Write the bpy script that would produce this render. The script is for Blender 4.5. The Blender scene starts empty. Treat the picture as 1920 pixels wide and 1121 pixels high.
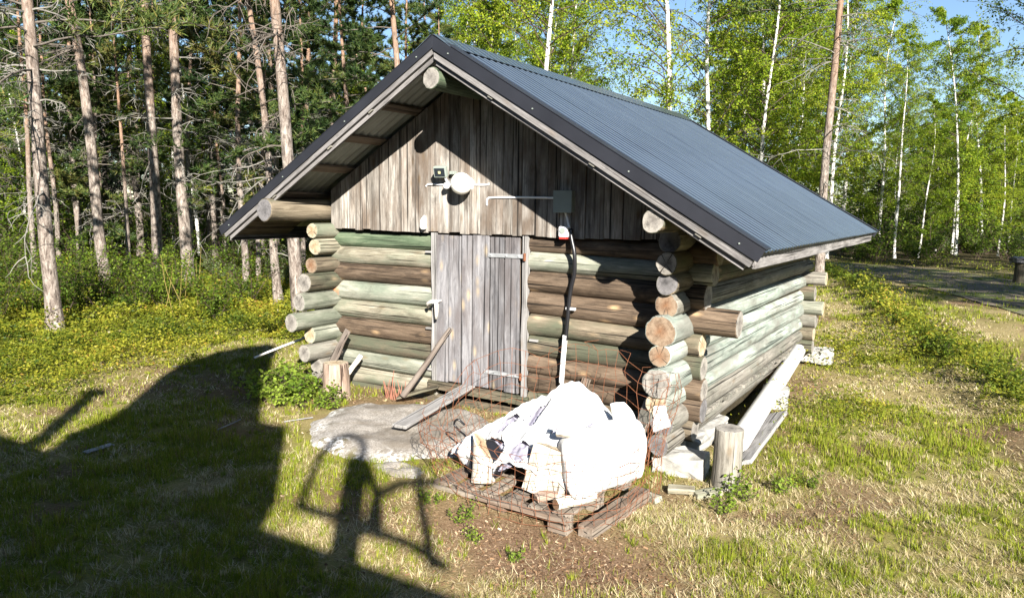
import bpy, bmesh, math, random
import numpy as np
from mathutils import Vector, Matrix

random.seed(7)
RNG = np.random.default_rng(7)
SC = bpy.context.scene
COL = SC.collection

# ------------------------------------------------------------------ camera
CAM = Vector((3.833, -5.685, 1.881))
YAW, PITCH, ROLL, FPX = 0.5622, 0.1235, 0.0132, 1398.4     # focal length in pixels of a 1920 wide frame
_fwd = Vector((-math.sin(YAW) * math.cos(PITCH), math.cos(YAW) * math.cos(PITCH), -math.sin(PITCH)))
_right = Vector((math.cos(YAW), math.sin(YAW), 0))
_up = _right.cross(_fwd)
_r = math.cos(ROLL) * _right + math.sin(ROLL) * _up
_u = -math.sin(ROLL) * _right + math.cos(ROLL) * _up
cd = bpy.data.cameras.new('camera'); cam = bpy.data.objects.new('camera', cd); COL.objects.link(cam)
cd.sensor_width = 36.0; cd.lens = 36.0 * FPX / 1920.0; cd.clip_start = 0.05; cd.clip_end = 2000
M = Matrix((( _r.x, _u.x, -_fwd.x, CAM.x), (_r.y, _u.y, -_fwd.y, CAM.y), (_r.z, _u.z, -_fwd.z, CAM.z), (0, 0, 0, 1)))
cam.matrix_world = M
SC.camera = cam

# ------------------------------------------------------------------ sky, sun, exposure
SUN_DIR = Vector((0.632, -0.645, 0.43)).normalized()        # towards the sun
SKY_STRENGTH, SUN_STRENGTH, EXPOSURE = 0.05, 5.0, 1.78
w = bpy.data.worlds.new('World'); SC.world = w; w.use_nodes = True
nt = w.node_tree; bg = nt.nodes['Background']
sky = nt.nodes.new('ShaderNodeTexSky'); sky.sky_type = 'NISHITA'; sky.sun_disc = False
sky.sun_elevation = math.asin(SUN_DIR.z); sky.sun_rotation = math.atan2(SUN_DIR.x, SUN_DIR.y)
sky.air_density = 1.0; sky.dust_density = 0.0; sky.ozone_density = 3.0
nt.links.new(sky.outputs[0], bg.inputs[0]); bg.inputs[1].default_value = SKY_STRENGTH
sl = bpy.data.lights.new('sun', 'SUN'); sl.energy = SUN_STRENGTH; sl.angle = math.radians(0.55); sl.color = (1.0, 0.95, 0.87)
sun = bpy.data.objects.new('sun', sl); COL.objects.link(sun); sun.location = (20, -20, 14)
sun.rotation_euler = SUN_DIR.to_track_quat('Z', 'Y').to_euler()
vs = SC.view_settings; vs.view_transform = 'Standard'; vs.look = 'None'; vs.exposure = EXPOSURE; vs.gamma = 1; vs.use_curve_mapping = False
SC.cycles.max_bounces = 6; SC.cycles.transparent_max_bounces = 8; SC.cycles.use_denoising = True

# ------------------------------------------------------------------ layout helpers (pixels of the photograph to places)
def ray(px, py):
    return (_r * ((px - 960) / FPX) - _u * ((py - 560.5) / FPX) + _fwd).normalized()
def ground(px, py, z=0.0):
    d = ray(px, py); return CAM + d * ((z - CAM.z) / d.z)
def spot(px, dist, z=0.0):
    d = ray(px, 380); d.z = 0; d.normalize(); return Vector((CAM.x + d.x * dist, CAM.y + d.y * dist, z))
def lean_axis(base, px, py):
    n = base - CAM; n.z = 0; n.normalize(); d = ray(px, py)
    return ((CAM + d * ((base - CAM).dot(n) / d.dot(n))) - base).normalized()
def sst(x, a, b):
    t = np.clip((np.asarray(x, float) - a) / (b - a), 0, 1); return t * t * (3 - 2 * t)
def vnoise(x, y, seed=0):
    x = np.asarray(x, float); y = np.asarray(y, float); xi = np.floor(x).astype(np.int64); yi = np.floor(y).astype(np.int64)
    fx = x - xi; fy = y - yi; fx = fx * fx * (3 - 2 * fx); fy = fy * fy * (3 - 2 * fy)
    def h(a, b):
        n = (a * 374761393 + b * 668265263 + seed * 982451653) & 0x7fffffff
        n = ((n ^ (n >> 13)) * 1274126177) & 0x7fffffff
        return ((n ^ (n >> 16)) & 0xffff) / 65535.0
    return (h(xi, yi) * (1 - fx) + h(xi + 1, yi) * fx) * (1 - fy) + (h(xi, yi + 1) * (1 - fx) + h(xi + 1, yi + 1) * fx) * fy
def fbm(x, y, seed=0, o=4):
    s = 0; a = .5; t = 0
    for k in range(o):
        s = s + a * vnoise(x * 2 ** k, y * 2 ** k, seed + k); t += a; a *= .55
    return s / t
def gz(x, y):
    x = np.asarray(x, float); y = np.asarray(y, float)
    z = -.14 * sst(x, .5, 1.8) * (1 - sst(y, 5, 11))
    dw = sst(np.abs(x), 2.4, 4.0)
    z = z + (fbm(x * .5, y * .5, 3) - .5) * .10 * np.maximum(dw, .25) + (fbm(x * 2.5, y * 2.5, 9) - .5) * .035
    z = z + .045 * np.exp(-(((x - 1.4) / .8) ** 2 + ((y + 1.5) / .6) ** 2))
    # shallow ditch along the track
    dd = ditch_dist(x, y); z = z - .22 * np.exp(-((dd + .25) / .22) ** 2) * sst(y, 2.0, 4.5) + .10 * np.exp(-((dd - .25) / .35) ** 2)
    z = z + sst(np.hypot(x, y), 35, 200) * 2.0 * fbm(x * .02, y * .02, 5)
    return z
DITCH = [(5.2, -1.0), (4.75, 2.2), (4.3, 3.9), (3.95, 5.4), (3.35, 7.0), (2.8, 9.0), (1.9, 12.5), (.9, 16.0), (-.3, 19.5)]
def ditch_dist(x, y):
    ys = np.array([p[1] for p in DITCH]); xs = np.array([p[0] for p in DITCH])
    xd = np.interp(y, ys, xs)
    d = (np.asarray(x, float) - xd) * .93
    return np.where((y < -1) | (y > 19.5), -99.0, -d) * 1.0    # positive: hut side, negative: track side

# ------------------------------------------------------------------ object helpers
WM = {}
def world_of(o): return WM.get(o.name, Matrix.Identity(4))
def link(o, parent=None, mw=None):
    COL.objects.link(o); mw = mw or Matrix.Identity(4); WM[o.name] = mw
    if parent is not None:
        o.parent = parent; o.matrix_parent_inverse = world_of(parent).inverted()
    o.matrix_basis = mw
    return o
def tag(o, label=None, cat=None, group=None, kind=None):
    if label: o['label'] = label
    if cat: o['category'] = cat
    if group: o['group'] = group
    if kind: o['kind'] = kind
    return o
def thing(name, loc, label, cat, group=None):
    return tag(link(bpy.data.objects.new(name, None), None, Matrix.Translation(Vector(loc))), label, cat, group)

class MB:
    """collects faces; build() links them as ONE mesh object"""
    def __init__(s): s.v = []; s.f = []; s.m = []; s.t = []
    def add(s, vs, fs, m=0, tone=.5):
        b = len(s.v); s.v += [tuple(q) for q in vs]
        for q in fs: s.f.append([i + b for i in q]); s.m.append(m); s.t.append(tone)
    def box(s, c, d, m=0, mat=None, tone=.5):
        x, y, z = [q / 2 for q in d]
        P = [Vector((sx * x, sy * y, sz * z)) for sx in (-1, 1) for sy in (-1, 1) for sz in (-1, 1)]
        if mat is not None: P = [mat @ q for q in P]
        P = [q + Vector(c) for q in P]
        s.add(P, [(0, 1, 3, 2), (4, 6, 7, 5), (0, 4, 5, 1), (2, 3, 7, 6), (0, 2, 6, 4), (1, 5, 7, 3)], m, tone)
    def tube(s, path, radii, n=6, m=0, cap=None, tone=.5, jitter=0):
        path = [Vector(q) for q in path]; L = len(path)
        if not hasattr(radii, '__len__'): radii = [radii] * L
        P = []; a = None
        for i, q in enumerate(path):
            t = (path[min(i + 1, L - 1)] - path[max(i - 1, 0)])
            if t.length < 1e-9: t = Vector((0, 0, 1))
            t.normalize()
            if a is None:
                a = t.orthogonal().normalized()
            else:
                a = a - t * a.dot(t)
                a = a.normalized() if a.length > 1e-6 else t.orthogonal().normalized()
            b = t.cross(a)
            for k in range(n):
                an = 2 * math.pi * k / n; r = radii[i] * (1 + (random.uniform(-jitter, jitter) if jitter else 0))
                P.append(q + a * (math.cos(an) * r) + b * (math.sin(an) * r))
        F = [(i * n + k, i * n + (k + 1) % n, (i + 1) * n + (k + 1) % n, (i + 1) * n + k) for i in range(L - 1) for k in range(n)]
        s.add(P, F, m, tone)
        if cap is not None:
            base = len(s.v) - len(P)
            s.f.append([base + k for k in reversed(range(n))]); s.m.append(cap); s.t.append(tone)
            s.f.append([base + (L - 1) * n + k for k in range(n)]); s.m.append(cap); s.t.append(tone)
    def prism(s, outline, d0, d1, axis=1, m=0):
        n = len(outline)
        def P(q, d):
            return (q[0], d, q[1]) if axis == 1 else ((d, q[0], q[1]) if axis == 0 else (q[0], q[1], d))
        s.add([P(q, d0) for q in outline] + [P(q, d1) for q in outline],
              [tuple(range(n)), tuple(reversed(range(n, 2 * n)))] + [(i, i + n, (i + 1) % n + n, (i + 1) % n) for i in range(n)], m)
    def mesh(s, name, mats, smooth=False):
        me = bpy.data.meshes.new(name); me.from_pydata(s.v, [], s.f)
        for q in (mats if isinstance(mats, (list, tuple)) else [mats]): me.materials.append(q)
        me.polygons.foreach_set('material_index', s.m)
        if smooth: me.polygons.foreach_set('use_smooth', [True] * len(s.f))
        if len(set(s.t)) > 1:
            me.attributes.new('tone', 'FLOAT', 'FACE').data.foreach_set('value', s.t)
        me.update(); return me
    def build(s, name, mats, parent=None, mw=None, smooth=False, bevel=0, fixn=True):
        me = s.mesh(name, mats, smooth)
        if fixn:
            bm = bmesh.new(); bm.from_mesh(me); bmesh.ops.recalc_face_normals(bm, faces=bm.faces); bm.to_mesh(me); bm.free()
        o = bpy.data.objects.new(name, me); link(o, parent, mw)
        if bevel:
            b = o.modifiers.new('edge', 'BEVEL'); b.width = bevel; b.segments = 2; b.limit_method = 'ANGLE'
        return o

def np_mesh(name, verts, faces_flat, loop_n, mats, tone=None, mi=None, smooth=False):
    """fast mesh out of numpy arrays: every face has loop_n corners"""
    me = bpy.data.meshes.new(name); nf = len(faces_flat) // loop_n
    me.vertices.add(len(verts)); me.vertices.foreach_set('co', np.asarray(verts, np.float32).ravel())
    me.loops.add(len(faces_flat)); me.loops.foreach_set('vertex_index', np.asarray(faces_flat, np.int32))
    me.polygons.add(nf); me.polygons.foreach_set('loop_start', np.arange(nf, dtype=np.int32) * loop_n)
    for q in mats: me.materials.append(q)
    if mi is not None: me.polygons.foreach_set('material_index', np.asarray(mi, np.int32))
    if smooth: me.polygons.foreach_set('use_smooth', np.ones(nf, bool))
    me.update(calc_edges=True)
    if tone is not None: me.attributes.new('tone', 'FLOAT', 'FACE').data.foreach_set('value', np.asarray(tone, np.float32))
    return me

def axes_matrix(x, y, loc):
    x = Vector(x).normalized(); y = Vector(y); y = (y - x * y.dot(x)).normalized(); z = x.cross(y)
    return Matrix(((x.x, y.x, z.x, loc[0]), (x.y, y.y, z.y, loc[1]), (x.z, y.z, z.z, loc[2]), (0, 0, 0, 1)))

# ------------------------------------------------------------------ materials
def new_mat(name):
    m = bpy.data.materials.new(name); m.use_nodes = True; nt = m.node_tree
    b = nt.nodes['Principled BSDF']; b.inputs['Specular IOR Level'].default_value = .25
    return m, nt, b
def nd(nt, typ, **kw):
    n = nt.nodes.new(typ)
    for k, v in kw.items():
        if k in n.inputs: n.inputs[k].default_value = v
        else: setattr(n, k, v)
    return n
def ramp(nt, fac, stops):
    r = nt.nodes.new('ShaderNodeValToRGB'); e = r.color_ramp.elements
    while len(e) < len(stops): e.new(.5)
    for q, (p, c) in zip(e, stops): q.position = p; q.color = (*c, 1) if len(c) == 3 else c
    nt.links.new(fac, r.inputs[0]); return r.outputs[0]
def mix(nt, fac, a, b, mode='MIX'):
    n = nt.nodes.new('ShaderNodeMix'); n.data_type = 'RGBA'; n.blend_type = mode
    for s, v in ((n.inputs[0], fac), (n.inputs[6], a), (n.inputs[7], b)):
        if hasattr(v, 'links'): nt.links.new(v, s)
        elif hasattr(v, '__len__'): s.default_value = (*v, 1)
        else: s.default_value = v
    return n.outputs[2]
def math_n(nt, op, a, b=None):
    n = nt.nodes.new('ShaderNodeMath'); n.operation = op
    for s, v in ((n.inputs[0], a), (n.inputs[1], b)):
        if v is None: continue
        if hasattr(v, 'links'): nt.links.new(v, s)
        else: s.default_value = v
    return n.outputs[0]
def coords(nt, scale=(1, 1, 1), spread=True):
    tc = nt.nodes.new('ShaderNodeTexCoord'); mp = nt.nodes.new('ShaderNodeMapping'); mp.inputs['Scale'].default_value = scale
    nt.links.new(tc.outputs['Object'], mp.inputs['Vector'])
    if spread:                                     # every board and log gets its own stretch of grain
        oi = nt.nodes.new('ShaderNodeObjectInfo'); v = nt.nodes.new('ShaderNodeCombineXYZ')
        s = math_n(nt, 'MULTIPLY', oi.outputs['Random'], 61.0)
        nt.links.new(s, v.inputs[0]); nt.links.new(s, v.inputs[1]); nt.links.new(v.outputs[0], mp.inputs['Location'])
    return mp.outputs[0]
def noise(nt, vec, scale, detail=4, rough=.6, dist=0):
    n = nd(nt, 'ShaderNodeTexNoise', Scale=scale, Detail=detail, Roughness=rough, Distortion=dist)
    nt.links.new(vec, n.inputs['Vector']); return n.outputs[0]
def bump(nt, b, h, strength=.4, dist=.01):
    n = nd(nt, 'ShaderNodeBump', Strength=strength, Distance=dist); nt.links.new(h, n.inputs['Height']); nt.links.new(n.outputs[0], b.inputs['Normal'])

def wood(name, dark, mid, light, knots=.5, stain=None, vary=.35, patch=None, grain=1.0, kcol=None):
    m, nt, b = new_mat(name); b.inputs['Roughness'].default_value = .82
    fine = noise(nt, coords(nt, (1.6, 34 * grain, 34 * grain)), 2.0, 8, .8, .5)
    wide = noise(nt, coords(nt, (.9, 7 * grain, 7 * grain)), 1.6, 4, .6, .9)
    c = ramp(nt, fine, [(.36, dark), (.5, mid), (.64, light)])
    c2 = ramp(nt, wide, [(.32, [q * .45 for q in dark]), (.47, mid), (.66, light)])
    col = mix(nt, .45, c, c2)
    if stain is not None:
        s = noise(nt, coords(nt, (1.1, 3, 3)), 1.5, 4, .6)
        col = mix(nt, ramp(nt, s, [(.42, (0, 0, 0)), (.62, (1, 1, 1))]), col, stain)
    h = fine
    if knots:
        v = nd(nt, 'ShaderNodeTexVoronoi', Scale=1.0); v.feature = 'F1'
        nt.links.new(coords(nt, (3.1, 7.5, 7.5)), v.inputs['Vector'])
        k = ramp(nt, v.outputs['Distance'], [(.07, (1, 1, 1)), (.15, (.35, .35, .35)), (.24, (0, 0, 0))])
        kk = math_n(nt, 'MULTIPLY', k, knots)
        col = mix(nt, kk, col, kcol or (dark[0] * .55 + .10, dark[1] * .55 + .06, dark[2] * .5 + .025))
    cr = noise(nt, coords(nt, (.5, 60, 60)), 1.0, 2, .5, .2)         # long drying cracks
    crk = ramp(nt, cr, [(.35, (0, 0, 0)), (.40, (1, 1, 1))])
    col = mix(nt, crk, [q * .25 for q in dark], col)
    if patch is not None:                                            # sprayed paint mark at a place of the log
        pos, rad, pc = patch
        tc = nt.nodes.new('ShaderNodeTexCoord'); vm = nt.nodes.new('ShaderNodeVectorMath'); vm.operation = 'DISTANCE'
        nt.links.new(tc.outputs['Object'], vm.inputs[0]); vm.inputs[1].default_value = pos
        d = math_n(nt, 'ADD', vm.outputs['Value'], math_n(nt, 'MULTIPLY', math_n(nt, 'SUBTRACT', noise(nt, tc.outputs['Object'], 14, 3), .5), .2))
        col = mix(nt, ramp(nt, d, [(rad * .55, (.85, .85, .85)), (rad, (0, 0, 0))]), col, pc)
    dirt = noise(nt, coords(nt, (1.0, 4, 4)), 2.6, 6, .7, .8)
    col = mix(nt, ramp(nt, dirt, [(.50, (0, 0, 0)), (.72, (.7, .7, .7))]), col, [q * .55 for q in dark])
    if vary:
        oi = nt.nodes.new('ShaderNodeObjectInfo')
        f = math_n(nt, 'ADD', math_n(nt, 'MULTIPLY', oi.outputs['Random'], vary), 1 - vary * .5)
        hv = nt.nodes.new('ShaderNodeHueSaturation'); nt.links.new(f, hv.inputs['Value']); nt.links.new(col, hv.inputs['Color']); col = hv.outputs[0]
    nt.links.new(col, b.inputs['Base Color'])
    hh = math_n(nt, 'ADD', math_n(nt, 'MULTIPLY', crk, .8), h); bump(nt, b, hh, .55, .006)
    return m

def endgrain(name, inner, outer, crack=(.03, .025, .02)):
    m, nt, b = new_mat(name); b.inputs['Roughness'].default_value = .85
    v = coords(nt, (0, 1, 1), False)
    ln = nt.nodes.new('ShaderNodeVectorMath'); ln.operation = 'LENGTH'; nt.links.new(v, ln.inputs[0])
    wob = noise(nt, v, 9, 3); r = math_n(nt, 'ADD', ln.outputs['Value'], math_n(nt, 'MULTIPLY', wob, .02))
    rings = math_n(nt, 'SINE', math_n(nt, 'MULTIPLY', r, 620.0))
    c = ramp(nt, math_n(nt, 'ADD', math_n(nt, 'MULTIPLY', r, 9.0), math_n(nt, 'MULTIPLY', noise(nt, v, 26, 3), .5)), [(.35, inner), (.95, outer)])
    c = mix(nt, math_n(nt, 'MULTIPLY', math_n(nt, 'ADD', rings, 1), .2), c, [q * .4 for q in outer])
    gr = noise(nt, coords(nt, (0, 7, 7)), 3, 5, .75); c = mix(nt, ramp(nt, gr, [(.45, (0, 0, 0)), (.68, (.75, .75, .75))]), c, [q * .3 for q in inner])
    sp = nt.nodes.new('ShaderNodeSeparateXYZ'); nt.links.new(v, sp.inputs[0])
    an = math_n(nt, 'ARCTAN2', sp.outputs[1], sp.outputs[2])
    oi = nt.nodes.new('ShaderNodeObjectInfo')
    cv = nt.nodes.new('ShaderNodeCombineXYZ'); nt.links.new(math_n(nt, 'ABSOLUTE', an), cv.inputs[0]); nt.links.new(math_n(nt, 'MULTIPLY', oi.outputs['Random'], 40), cv.inputs[1])
    cr = noise(nt, cv.outputs[0], 2.6, 2, .5)
    c = mix(nt, ramp(nt, cr, [(.30, (1, 1, 1)), (.335, (0, 0, 0))]), c, crack)
    nt.links.new(c, b.inputs['Base Color']); bump(nt, b, rings, .25, .003)
    return m

def plain(name, col, rough=.6, spec=.3, metal=0, var=.25, scale=8, bmp=.2):
    m, nt, b = new_mat(name); b.inputs['Roughness'].default_value = rough; b.inputs['Specular IOR Level'].default_value = spec; b.inputs['Metallic'].default_value = metal
    n = noise(nt, coords(nt), scale, 5, .65)
    c = ramp(nt, n, [(.3, [q * (1 - var) for q in col]), (.7, [min(1, q * (1 + var)) for q in col])])
    nt.links.new(c, b.inputs['Base Color'])
    if bmp: bump(nt, b, noise(nt, coords(nt), scale * 5, 4), bmp, .004)
    return m

def leafy(name, stops, trans=.4, rough=.55, spec=.2):
    m, nt, b = new_mat(name); b.inputs['Roughness'].default_value = rough; b.inputs['Specular IOR Level'].default_value = spec
    at = nt.nodes.new('ShaderNodeAttribute'); at.attribute_name = 'tone'
    oi = nt.nodes.new('ShaderNodeObjectInfo')
    f = math_n(nt, 'ADD', at.outputs['Fac'], math_n(nt, 'MULTIPLY', math_n(nt, 'SUBTRACT', oi.outputs['Random'], .5), .3))
    c = ramp(nt, f, stops); nt.links.new(c, b.inputs['Base Color'])
    if trans:
        t = nt.nodes.new('ShaderNodeBsdfTranslucent'); nt.links.new(c, t.inputs['Color'])
        x = nt.nodes.new('ShaderNodeMixShader'); x.inputs[0].default_value = trans
        nt.links.new(b.outputs[0], x.inputs[1]); nt.links.new(t.outputs[0], x.inputs[2])
        nt.links.new(x.outputs[0], nt.nodes['Material Output'].inputs['Surface'])
    return m

W_GREEN = wood('treated_green_wood', (0.030, 0.047, 0.025), (0.072, 0.102, 0.060), (0.162, 0.187, 0.123), .3)
W_PALEGREEN = wood('pale_green_wood', (0.096, 0.104, 0.076), (0.224, 0.228, 0.180), (0.416, 0.400, 0.340), .6, (0.132, 0.144, 0.108))
W_MINT = wood('mint_wood', (0.143, 0.176, 0.147), (0.269, 0.311, 0.269), (0.437, 0.458, 0.412), .35, (0.193, 0.193, 0.168))
W_CREAM = wood('cream_wood', (0.112, 0.096, 0.064), (0.248, 0.224, 0.164), (0.448, 0.416, 0.336), .6, (0.168, 0.184, 0.132))
W_BROWN = wood('brown_wood', (0.028, 0.020, 0.014), (0.092, 0.064, 0.042), (0.184, 0.136, 0.096), .8, None, kcol=(.40, .27, .15))
W_TAN = wood('tan_wood', (0.044, 0.035, 0.024), (0.120, 0.096, 0.066), (0.240, 0.200, 0.144), .6, (0.084, 0.088, 0.058), kcol=(.42, .31, .19))
W_ORANGE = wood('paint_marked_wood', (0.136, 0.144, 0.112), (0.272, 0.276, 0.220), (0.424, 0.408, 0.344), .4, (0.184, 0.208, 0.160), patch=((-.62, -.06, .02), .2, (.62, .19, .05)))
W_GREYLOG = wood('grey_log_wood', (0.080, 0.070, 0.056), (0.192, 0.176, 0.148), (0.320, 0.300, 0.264), .5, (0.168, 0.164, 0.136))
W_GABLE = wood('weathered_gable_wood', (0.055, 0.046, 0.039), (0.235, 0.212, 0.184), (0.478, 0.446, 0.405), .7, (0.147, 0.115, 0.090), .5)
W_DOOR = wood('silver_door_wood', (0.064, 0.062, 0.066), (0.174, 0.170, 0.178), (0.315, 0.306, 0.310), .9, (0.123, 0.111, 0.111), .45, kcol=(.34, .27, .18))
W_BARGE = wood('barge_wood', (.075, .068, .064), (.16, .15, .145), (.29, .275, .265), .35, None, .25)
W_BATTEN = wood('batten_wood', (.07, .05, .035), (.13, .10, .075), (.2, .155, .12), .3)
W_PALLET = wood('pallet_wood', (.10, .08, .06), (.21, .175, .14), (.33, .29, .24), .5, (.16, .11, .08))
W_FIRE = wood('split_firewood', (.42, .35, .26), (.66, .59, .49), (.78, .73, .64), .3)
W_GREY = wood('grey_plank_wood', (.16, .15, .145), (.27, .26, .25), (.38, .37, .36), .5)
W_BARK = wood('bark_wood', (.04, .03, .024), (.095, .073, .06), (.19, .16, .135), 0, (.15, .125, .105), grain=.6)
W_STUMP = wood('stump_wood', (.16, .105, .075), (.30, .22, .17), (.44, .36, .30), .2, (.36, .26, .20))
E_GREY = endgrain('grey_end_grain', (.15, .135, .12), (.32, .295, .26))
E_DARK = endgrain('dark_end_grain', (.10, .095, .095), (.19, .18, .18))
E_ORANGE = endgrain('orange_end_grain', (.22, .105, .05), (.28, .205, .14))
E_PALE = endgrain('pale_end_grain', (.36, .24, .13), (.50, .42, .30))
ROOF, nt, b = new_mat('coated_steel'); b.inputs['Base Color'].default_value = (.075, .088, .108, 1); b.inputs['Roughness'].default_value = .2; b.inputs['Specular IOR Level'].default_value = .8
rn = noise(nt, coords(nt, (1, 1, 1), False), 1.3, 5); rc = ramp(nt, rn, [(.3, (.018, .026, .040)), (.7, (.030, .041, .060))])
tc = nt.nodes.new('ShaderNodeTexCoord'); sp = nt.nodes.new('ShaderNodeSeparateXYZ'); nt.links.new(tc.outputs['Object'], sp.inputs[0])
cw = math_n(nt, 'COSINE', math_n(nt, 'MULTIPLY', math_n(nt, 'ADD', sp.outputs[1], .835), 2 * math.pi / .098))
cw = math_n(nt, 'ADD', cw, math_n(nt, 'MULTIPLY', noise(nt, coords(nt, (1, 9, 1), False), 2.0, 4), .8))          # rib crests painted lighter in place of their reflected gleam
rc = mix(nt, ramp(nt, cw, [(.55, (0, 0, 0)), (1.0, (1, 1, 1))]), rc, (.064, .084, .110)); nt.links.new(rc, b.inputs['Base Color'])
rr = noise(nt, coords(nt, (1, 6, 1), False), 3, 4); nt.links.new(math_n(nt, 'ADD', math_n(nt, 'MULTIPLY', rr, .14), .14), b.inputs['Roughness'])
FLASH = plain('black_steel', (.018, .019, .024), .45, .4, 0, .2, 3, .05)
ZINC = plain('zinc_underside', (.22, .23, .21), .5, .4, .2, .15, 4, .05)
STEEL = plain('galvanised_steel', (.42, .43, .44), .45, .5, .5, .2, 20, .1)
RUST = plain('rusty_wire', (.17, .068, .035), .85, .2, 0, .4, 30, .2)
SACK = plain('white_woven_plastic', (.60, .60, .59), .6, .35, 0, .12, 5, .4)
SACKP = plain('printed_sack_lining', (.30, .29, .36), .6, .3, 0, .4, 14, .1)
BLACKP = plain('black_plastic', (.012, .012, .014), .35, .5, 0, .2, 8, .1)
WHITEP = plain('white_plastic', (.80, .80, .79), .4, .45, 0, .03, 6, 0)
PIPE = plain('white_pipe_plastic', (.62, .615, .60), .5, .4, 0, .12, 3, 0)
GREYP = plain('grey_green_plastic', (.23, .26, .23), .5, .4, 0, .1, 6, .05)
REDP = plain('red_plastic', (.45, .04, .03), .45, .4, 0, .1, 6, 0)
GLOBE = plain('opal_glass', (.80, .78, .70), .15, .5, 0, .02, 6, 0)
GLASSD = plain('dark_glass', (.02, .025, .03), .08, .6, 0, .1, 5, 0)
LEDY = plain('yellow_led', (.55, .5, .25), .4, .4, 0, .1, 5, 0)
CONC = plain('pale_concrete', (.33, .32, .295), .9, .2, 0, .35, 9, .8)
WHITEWOOD = plain('bare_white_branch', (.62, .58, .52), .8, .2, 0, .12, 12, .3)

# boulder
ROCK, nt, b = new_mat('lichen_granite'); b.inputs['Roughness'].default_value = .9
v = coords(nt, (1, 1, 1), False)
c = ramp(nt, noise(nt, v, 70, 4, .8), [(.3, (.11, .097, .084)), (.5, (.28, .255, .225)), (.7, (.48, .45, .405))])
ge = nt.nodes.new('ShaderNodeNewGeometry'); sp = nt.nodes.new('ShaderNodeSeparateXYZ'); nt.links.new(ge.outputs['Normal'], sp.inputs[0])
l = ramp(nt, noise(nt, v, 5.5, 6, .75), [(.50, (0, 0, 0)), (.56, (1, 1, 1))]); l2 = ramp(nt, noise(nt, v, 30, 4, .7), [(.45, (0, 0, 0)), (.55, (1, 1, 1))])
at = nt.nodes.new('ShaderNodeAttribute'); at.attribute_name = 'rim'
lich = math_n(nt, 'MULTIPLY', at.outputs['Fac'], math_n(nt, 'MULTIPLY', math_n(nt, 'ADD', math_n(nt, 'MULTIPLY', l, .75), .25), l2))
c = mix(nt, ramp(nt, noise(nt, v, 3.2, 5, .7), [(.42, (0, 0, 0)), (.62, (.8, .8, .8))]), c, (.15, .125, .095))
c = mix(nt, lich, c, (.74, .73, .70))
mo = math_n(nt, 'MULTIPLY', at.outputs['Fac'], ramp(nt, noise(nt, v, 8, 5, .7), [(.55, (0, 0, 0)), (.62, (1, 1, 1))]))
c = mix(nt, mo, c, (.13, .11, .045))
nt.links.new(c, b.inputs['Base Color']); bump(nt, b, noise(nt, v, 60, 5, .7), .5, .01)

# ground: soil, straw thatch and moss, driven by the ground mesh's own attributes
GROUND, nt, b = new_mat('ground_soil'); b.inputs['Roughness'].default_value = 1; b.inputs['Specular IOR Level'].default_value = .1
v = coords(nt, (1, 1, 1), False)
soil = ramp(nt, noise(nt, v, 45, 6, .8), [(.25, (.05, .03, .018)), (.5, (.16, .10, .06)), (.75, (.34, .24, .16))])
straw = ramp(nt, noise(nt, v, 60, 6, .8), [(.25, (.075, .058, .024)), (.5, (.27, .215, .095)), (.75, (.52, .43, .235))])
moss = ramp(nt, noise(nt, v, 40, 6, .8), [(.25, (.035, .040, .006)), (.5, (.14, .15, .018)), (.75, (.29, .28, .045))])
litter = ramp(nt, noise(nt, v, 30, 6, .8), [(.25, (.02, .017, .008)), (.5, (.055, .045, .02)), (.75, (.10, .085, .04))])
def attr(n):
    a = nt.nodes.new('ShaderNodeAttribute'); a.attribute_name = n; return a.outputs['Fac']
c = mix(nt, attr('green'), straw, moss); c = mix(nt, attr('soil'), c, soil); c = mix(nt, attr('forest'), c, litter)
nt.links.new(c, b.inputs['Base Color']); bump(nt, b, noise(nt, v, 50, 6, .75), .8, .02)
ROAD, nt, b = new_mat('dirt_track'); b.inputs['Roughness'].default_value = 1
v = coords(nt, (1, 1, 1), False)
c = ramp(nt, noise(nt, v, 18, 6, .8), [(.25, (.06, .046, .034)), (.5, (.145, .115, .085)), (.75, (.25, .205, .16))])
c = mix(nt, ramp(nt, noise(nt, v, .9, 4, .6), [(.48, (0, 0, 0)), (.6, (1, 1, 1))]), c, (.10, .12, .035))
nt.links.new(c, b.inputs['Base Color']); bump(nt, b, noise(nt, v, 30, 5), .6, .02)

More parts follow.
